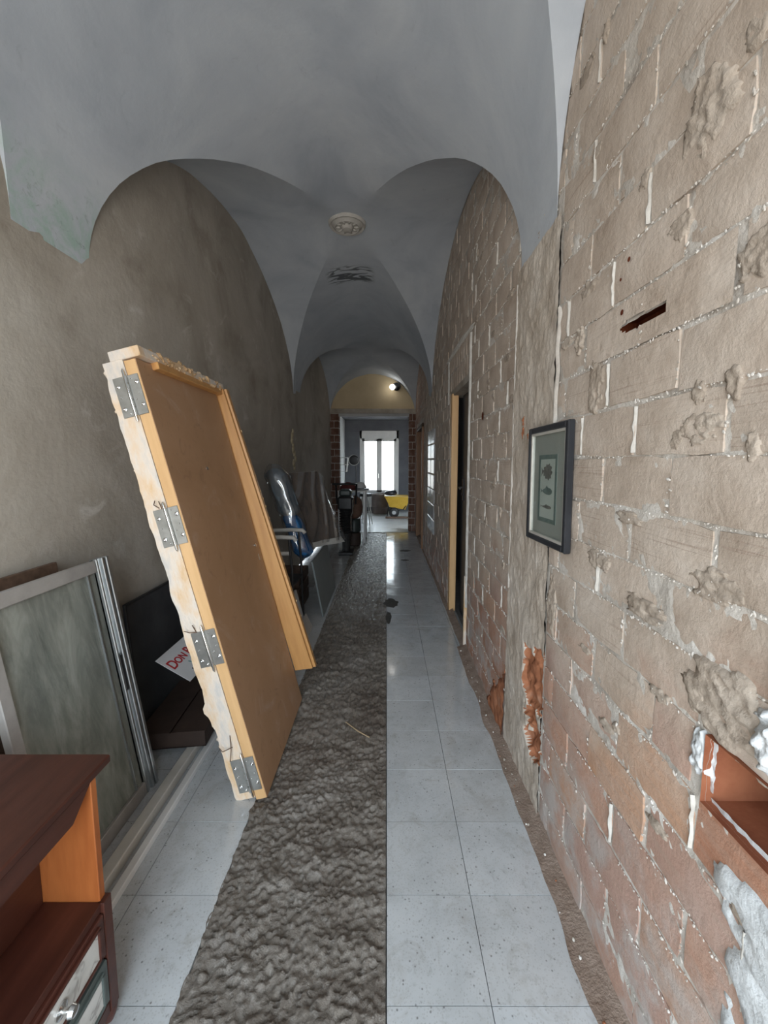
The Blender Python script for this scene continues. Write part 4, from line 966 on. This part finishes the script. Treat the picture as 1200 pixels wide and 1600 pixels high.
link('guard', LA([(.135, .04), (.145, .0), (.135, -.04), (.07, -.06), (0, -.065)], 24, 'Y', (-.05, -.05, 1.62)), M['ironblack'], fn_, smooth=True)
link('guard_rim', T([(.14 * math.cos(k * math.pi / 12) - .05, -.09, 1.62 + .14 * math.sin(k * math.pi / 12)) for k in range(25)], .008, 6), M['steel'], fn_)
hb = thing('wire_basket', 'white wire basket hung high on the pale far room wall', 'basket', (-1.29, 10.6, 1.3))
for k in range(7): link('wire', T([(0, -.15 + k * .05, .42), (.02, -.15 + k * .05, .05), (.26, -.15 + k * .05, .02), (.30, -.15 + k * .05, .38)], .006, 5), M['whitepaint'], hb)
for z in (.2, .38): link('hoop', T([(.0, -.16, z), (.29, -.16, z), (.29, .16, z), (0, .16, z)], .009, 6), M['whitepaint'], hb)
br_ = thing('barrel', 'brown steel drum standing in front of the far window', 'barrel', (-.20, 12.42, 0))
link('body', LA([(.24, 0), (.25, .01), (.25, .2), (.258, .21), (.25, .22), (.25, .4), (.258, .41), (.25, .42), (.25, .6), (.24, .6), (.235, .57), (0, .57)], 26), M['barrel'], br_, smooth=True, sharp=40)
wh = thing('wheelbarrow', 'yellow wheelbarrow with black load parked beside the brown drum', 'wheelbarrow', (.27, 11.75, 0))
bm = bmesh.new(); hexa(bm, [(-.18, -.2, .30), (-.32, -.3, .60), (-.18, .2, .30), (-.32, .3, .60), (.26, -.2, .22), (.40, -.3, .58), (.26, .2, .22), (.40, .3, .58)]); link('tray', bm, M['yellow'], wh)
link('rim', T([(-.32, -.3, .6), (.40, -.3, .58), (.40, .3, .58), (-.32, .3, .6), (-.32, -.3, .6)], .015), M['yellow'], wh)
wlh = link('wheel', LA([(.06, -.035), (.13, -.04), (.145, 0), (.13, .04), (.06, .035)], 20, 'Y', (-.06, -.25, .145)), M['blackrubber'], wh, smooth=True); link('hub', LA([(.0, -.05), (.055, -.045), (.06, .04), (0, .045)], 16, 'Y', (-.06, -.25, .145)), M['palewall'], wlh)
for y in (-.22, .22): link('leg', T([(-.26, y, .02), (-.2, y, .3), (.1, y, .2)], .014), M['ironblack'], wh); link('handle', T([(.2, y, .22), (.38, y, .5), (.46, y, .62)], .014), M['ironblack'], wh)
o = link('sack', LA([(.02, 0), (.15, .02), (.19, .07), (.15, .13), (.05, .15), (0, .15)], 14), M['frameblack'], smooth=True, loc=(.12, 11.75, .605)); tag(o, 'black bundle lying in the yellow wheelbarrow', 'bundle')
o = link('plank', B(-.08, .62, -.05, .05, 0, .045, bev=.004), M['darkwood'], loc=(.05, 11.3, .01)); tag(o, 'dark plank on the floor in front of the yellow wheelbarrow', 'plank')

# ---- the framed print on the brick wall: local x into the room
fr = thing('framed_print', 'black framed fish print hanging on the brick wall', 'picture', (XR - .004, 1.675, 1.50), (R_(-1.0), 0, R_(1.2)))
hw_, hh2 = .195, .245
def fbar(y0_, y1_, z0_, z1_): return B(-.030, -.004, y0_, y1_, z0_, z1_, bev=.004)
for q in ((-hw_, -hw_ + .026, -hh2, hh2), (hw_ - .026, hw_, -hh2, hh2), (-hw_ + .026, hw_ - .026, hh2 - .026, hh2), (-hw_ + .026, hw_ - .026, -hh2, -hh2 + .026)): link('frame_bar', fbar(*q), M['frameblack'], fr)
bm = bmesh.new()
for q in ((-hw_ + .024, -hw_ + .036, -hh2 + .024, hh2 - .024), (hw_ - .036, hw_ - .024, -hh2 + .024, hh2 - .024), (-hw_ + .024, hw_ - .024, hh2 - .036, hh2 - .024), (-hw_ + .024, hw_ - .024, -hh2 + .024, -hh2 + .036)): box(bm, -.026, -.010, *q, bev=.002)
link('slip', bm, M['silver'], fr)
link('mount', B(-.012, -.008, -hw_ + .03, hw_ - .03, -hh2 + .03, hh2 - .03), M['mount'], fr)
pr = link('print', B(-.0128, -.0122, -.075, .105, -.155, .125), M['print'], fr)
bm = bmesh.new()
for q in ((-.075, -.057, -.155, .125), (.087, .105, -.155, .125), (-.057, .087, .107, .125), (-.057, .087, -.155, -.137)): box(bm, -.0134, -.0128, *q)
link('border', bm, M['inkgreen'], pr)
def fish(yc, zc, L, H, mat, spiky=False):
    bm = bmesh.new(); P = []
    for k in range(28):
        a = k / 28 * 2 * math.pi; r_ = 1 + (.16 * math.sin(k * 2.3) if spiky else 0)
        P.append((yc + L * .40 * r_ * math.cos(a), zc + H * .5 * r_ * math.sin(a) * (1 - .25 * math.cos(a))))
    bm.faces.new([bm.verts.new((-.0136, y, z)) for y, z in P])
    bm.faces.new([bm.verts.new((-.0136, y, z)) for y, z in ((yc + L * .36, zc), (yc + L * .58, zc + H * .34), (yc + L * .52, zc), (yc + L * .58, zc - H * .34))])
    if not spiky: bm.faces.new([bm.verts.new((-.0136, y, z)) for y, z in ((yc - L * .1, zc + H * .4), (yc + L * .05, zc + H * .85), (yc + L * .18, zc + H * .35))])
    link('fish', bm, mat, pr)
fish(.015, .055, .11, .062, M['inkgrey'], True); fish(.012, -.025, .12, .028, M['inkgreen']); fish(.012, -.090, .115, .014, M['inkgrey'])
link('glass', B(-.0205, -.0185, -hw_ + .026, hw_ - .026, -hh2 + .026, hh2 - .026), M['glass'], fr)

# ---- small litter
o = link('twig', T([(-.25, 2.36, .006), (-.17, 2.27, .010), (-.10, 2.22, .006)], .0035, 6), M['straw']); tag(o, 'pale dry twig lying on the rough concrete strip', 'twig')
rnd = random.Random(5)
for k in range(40):
    y = rnd.uniform(.95, 3.3) ; x = XR - rnd.uniform(.02, .07); r_ = rnd.uniform(.002, .006)
    bm = bmesh.new(); bmesh.ops.create_icosphere(bm, subdivisions=1, radius=r_)
    for v in bm.verts: v.co += Vector((rnd.uniform(-1, 1), rnd.uniform(-1, 1), rnd.uniform(-1, 1))) * r_ * .3
    o = link('rubble', bm, random.choice([M['limewhite'], M['terracotta'], M['render']]), loc=(x, y, .012 + r_ * .5))
    tag(o, 'small rubble crumb of plaster or brick at the foot of the brick wall', 'rubble', 'rubble crumbs along the brick wall')
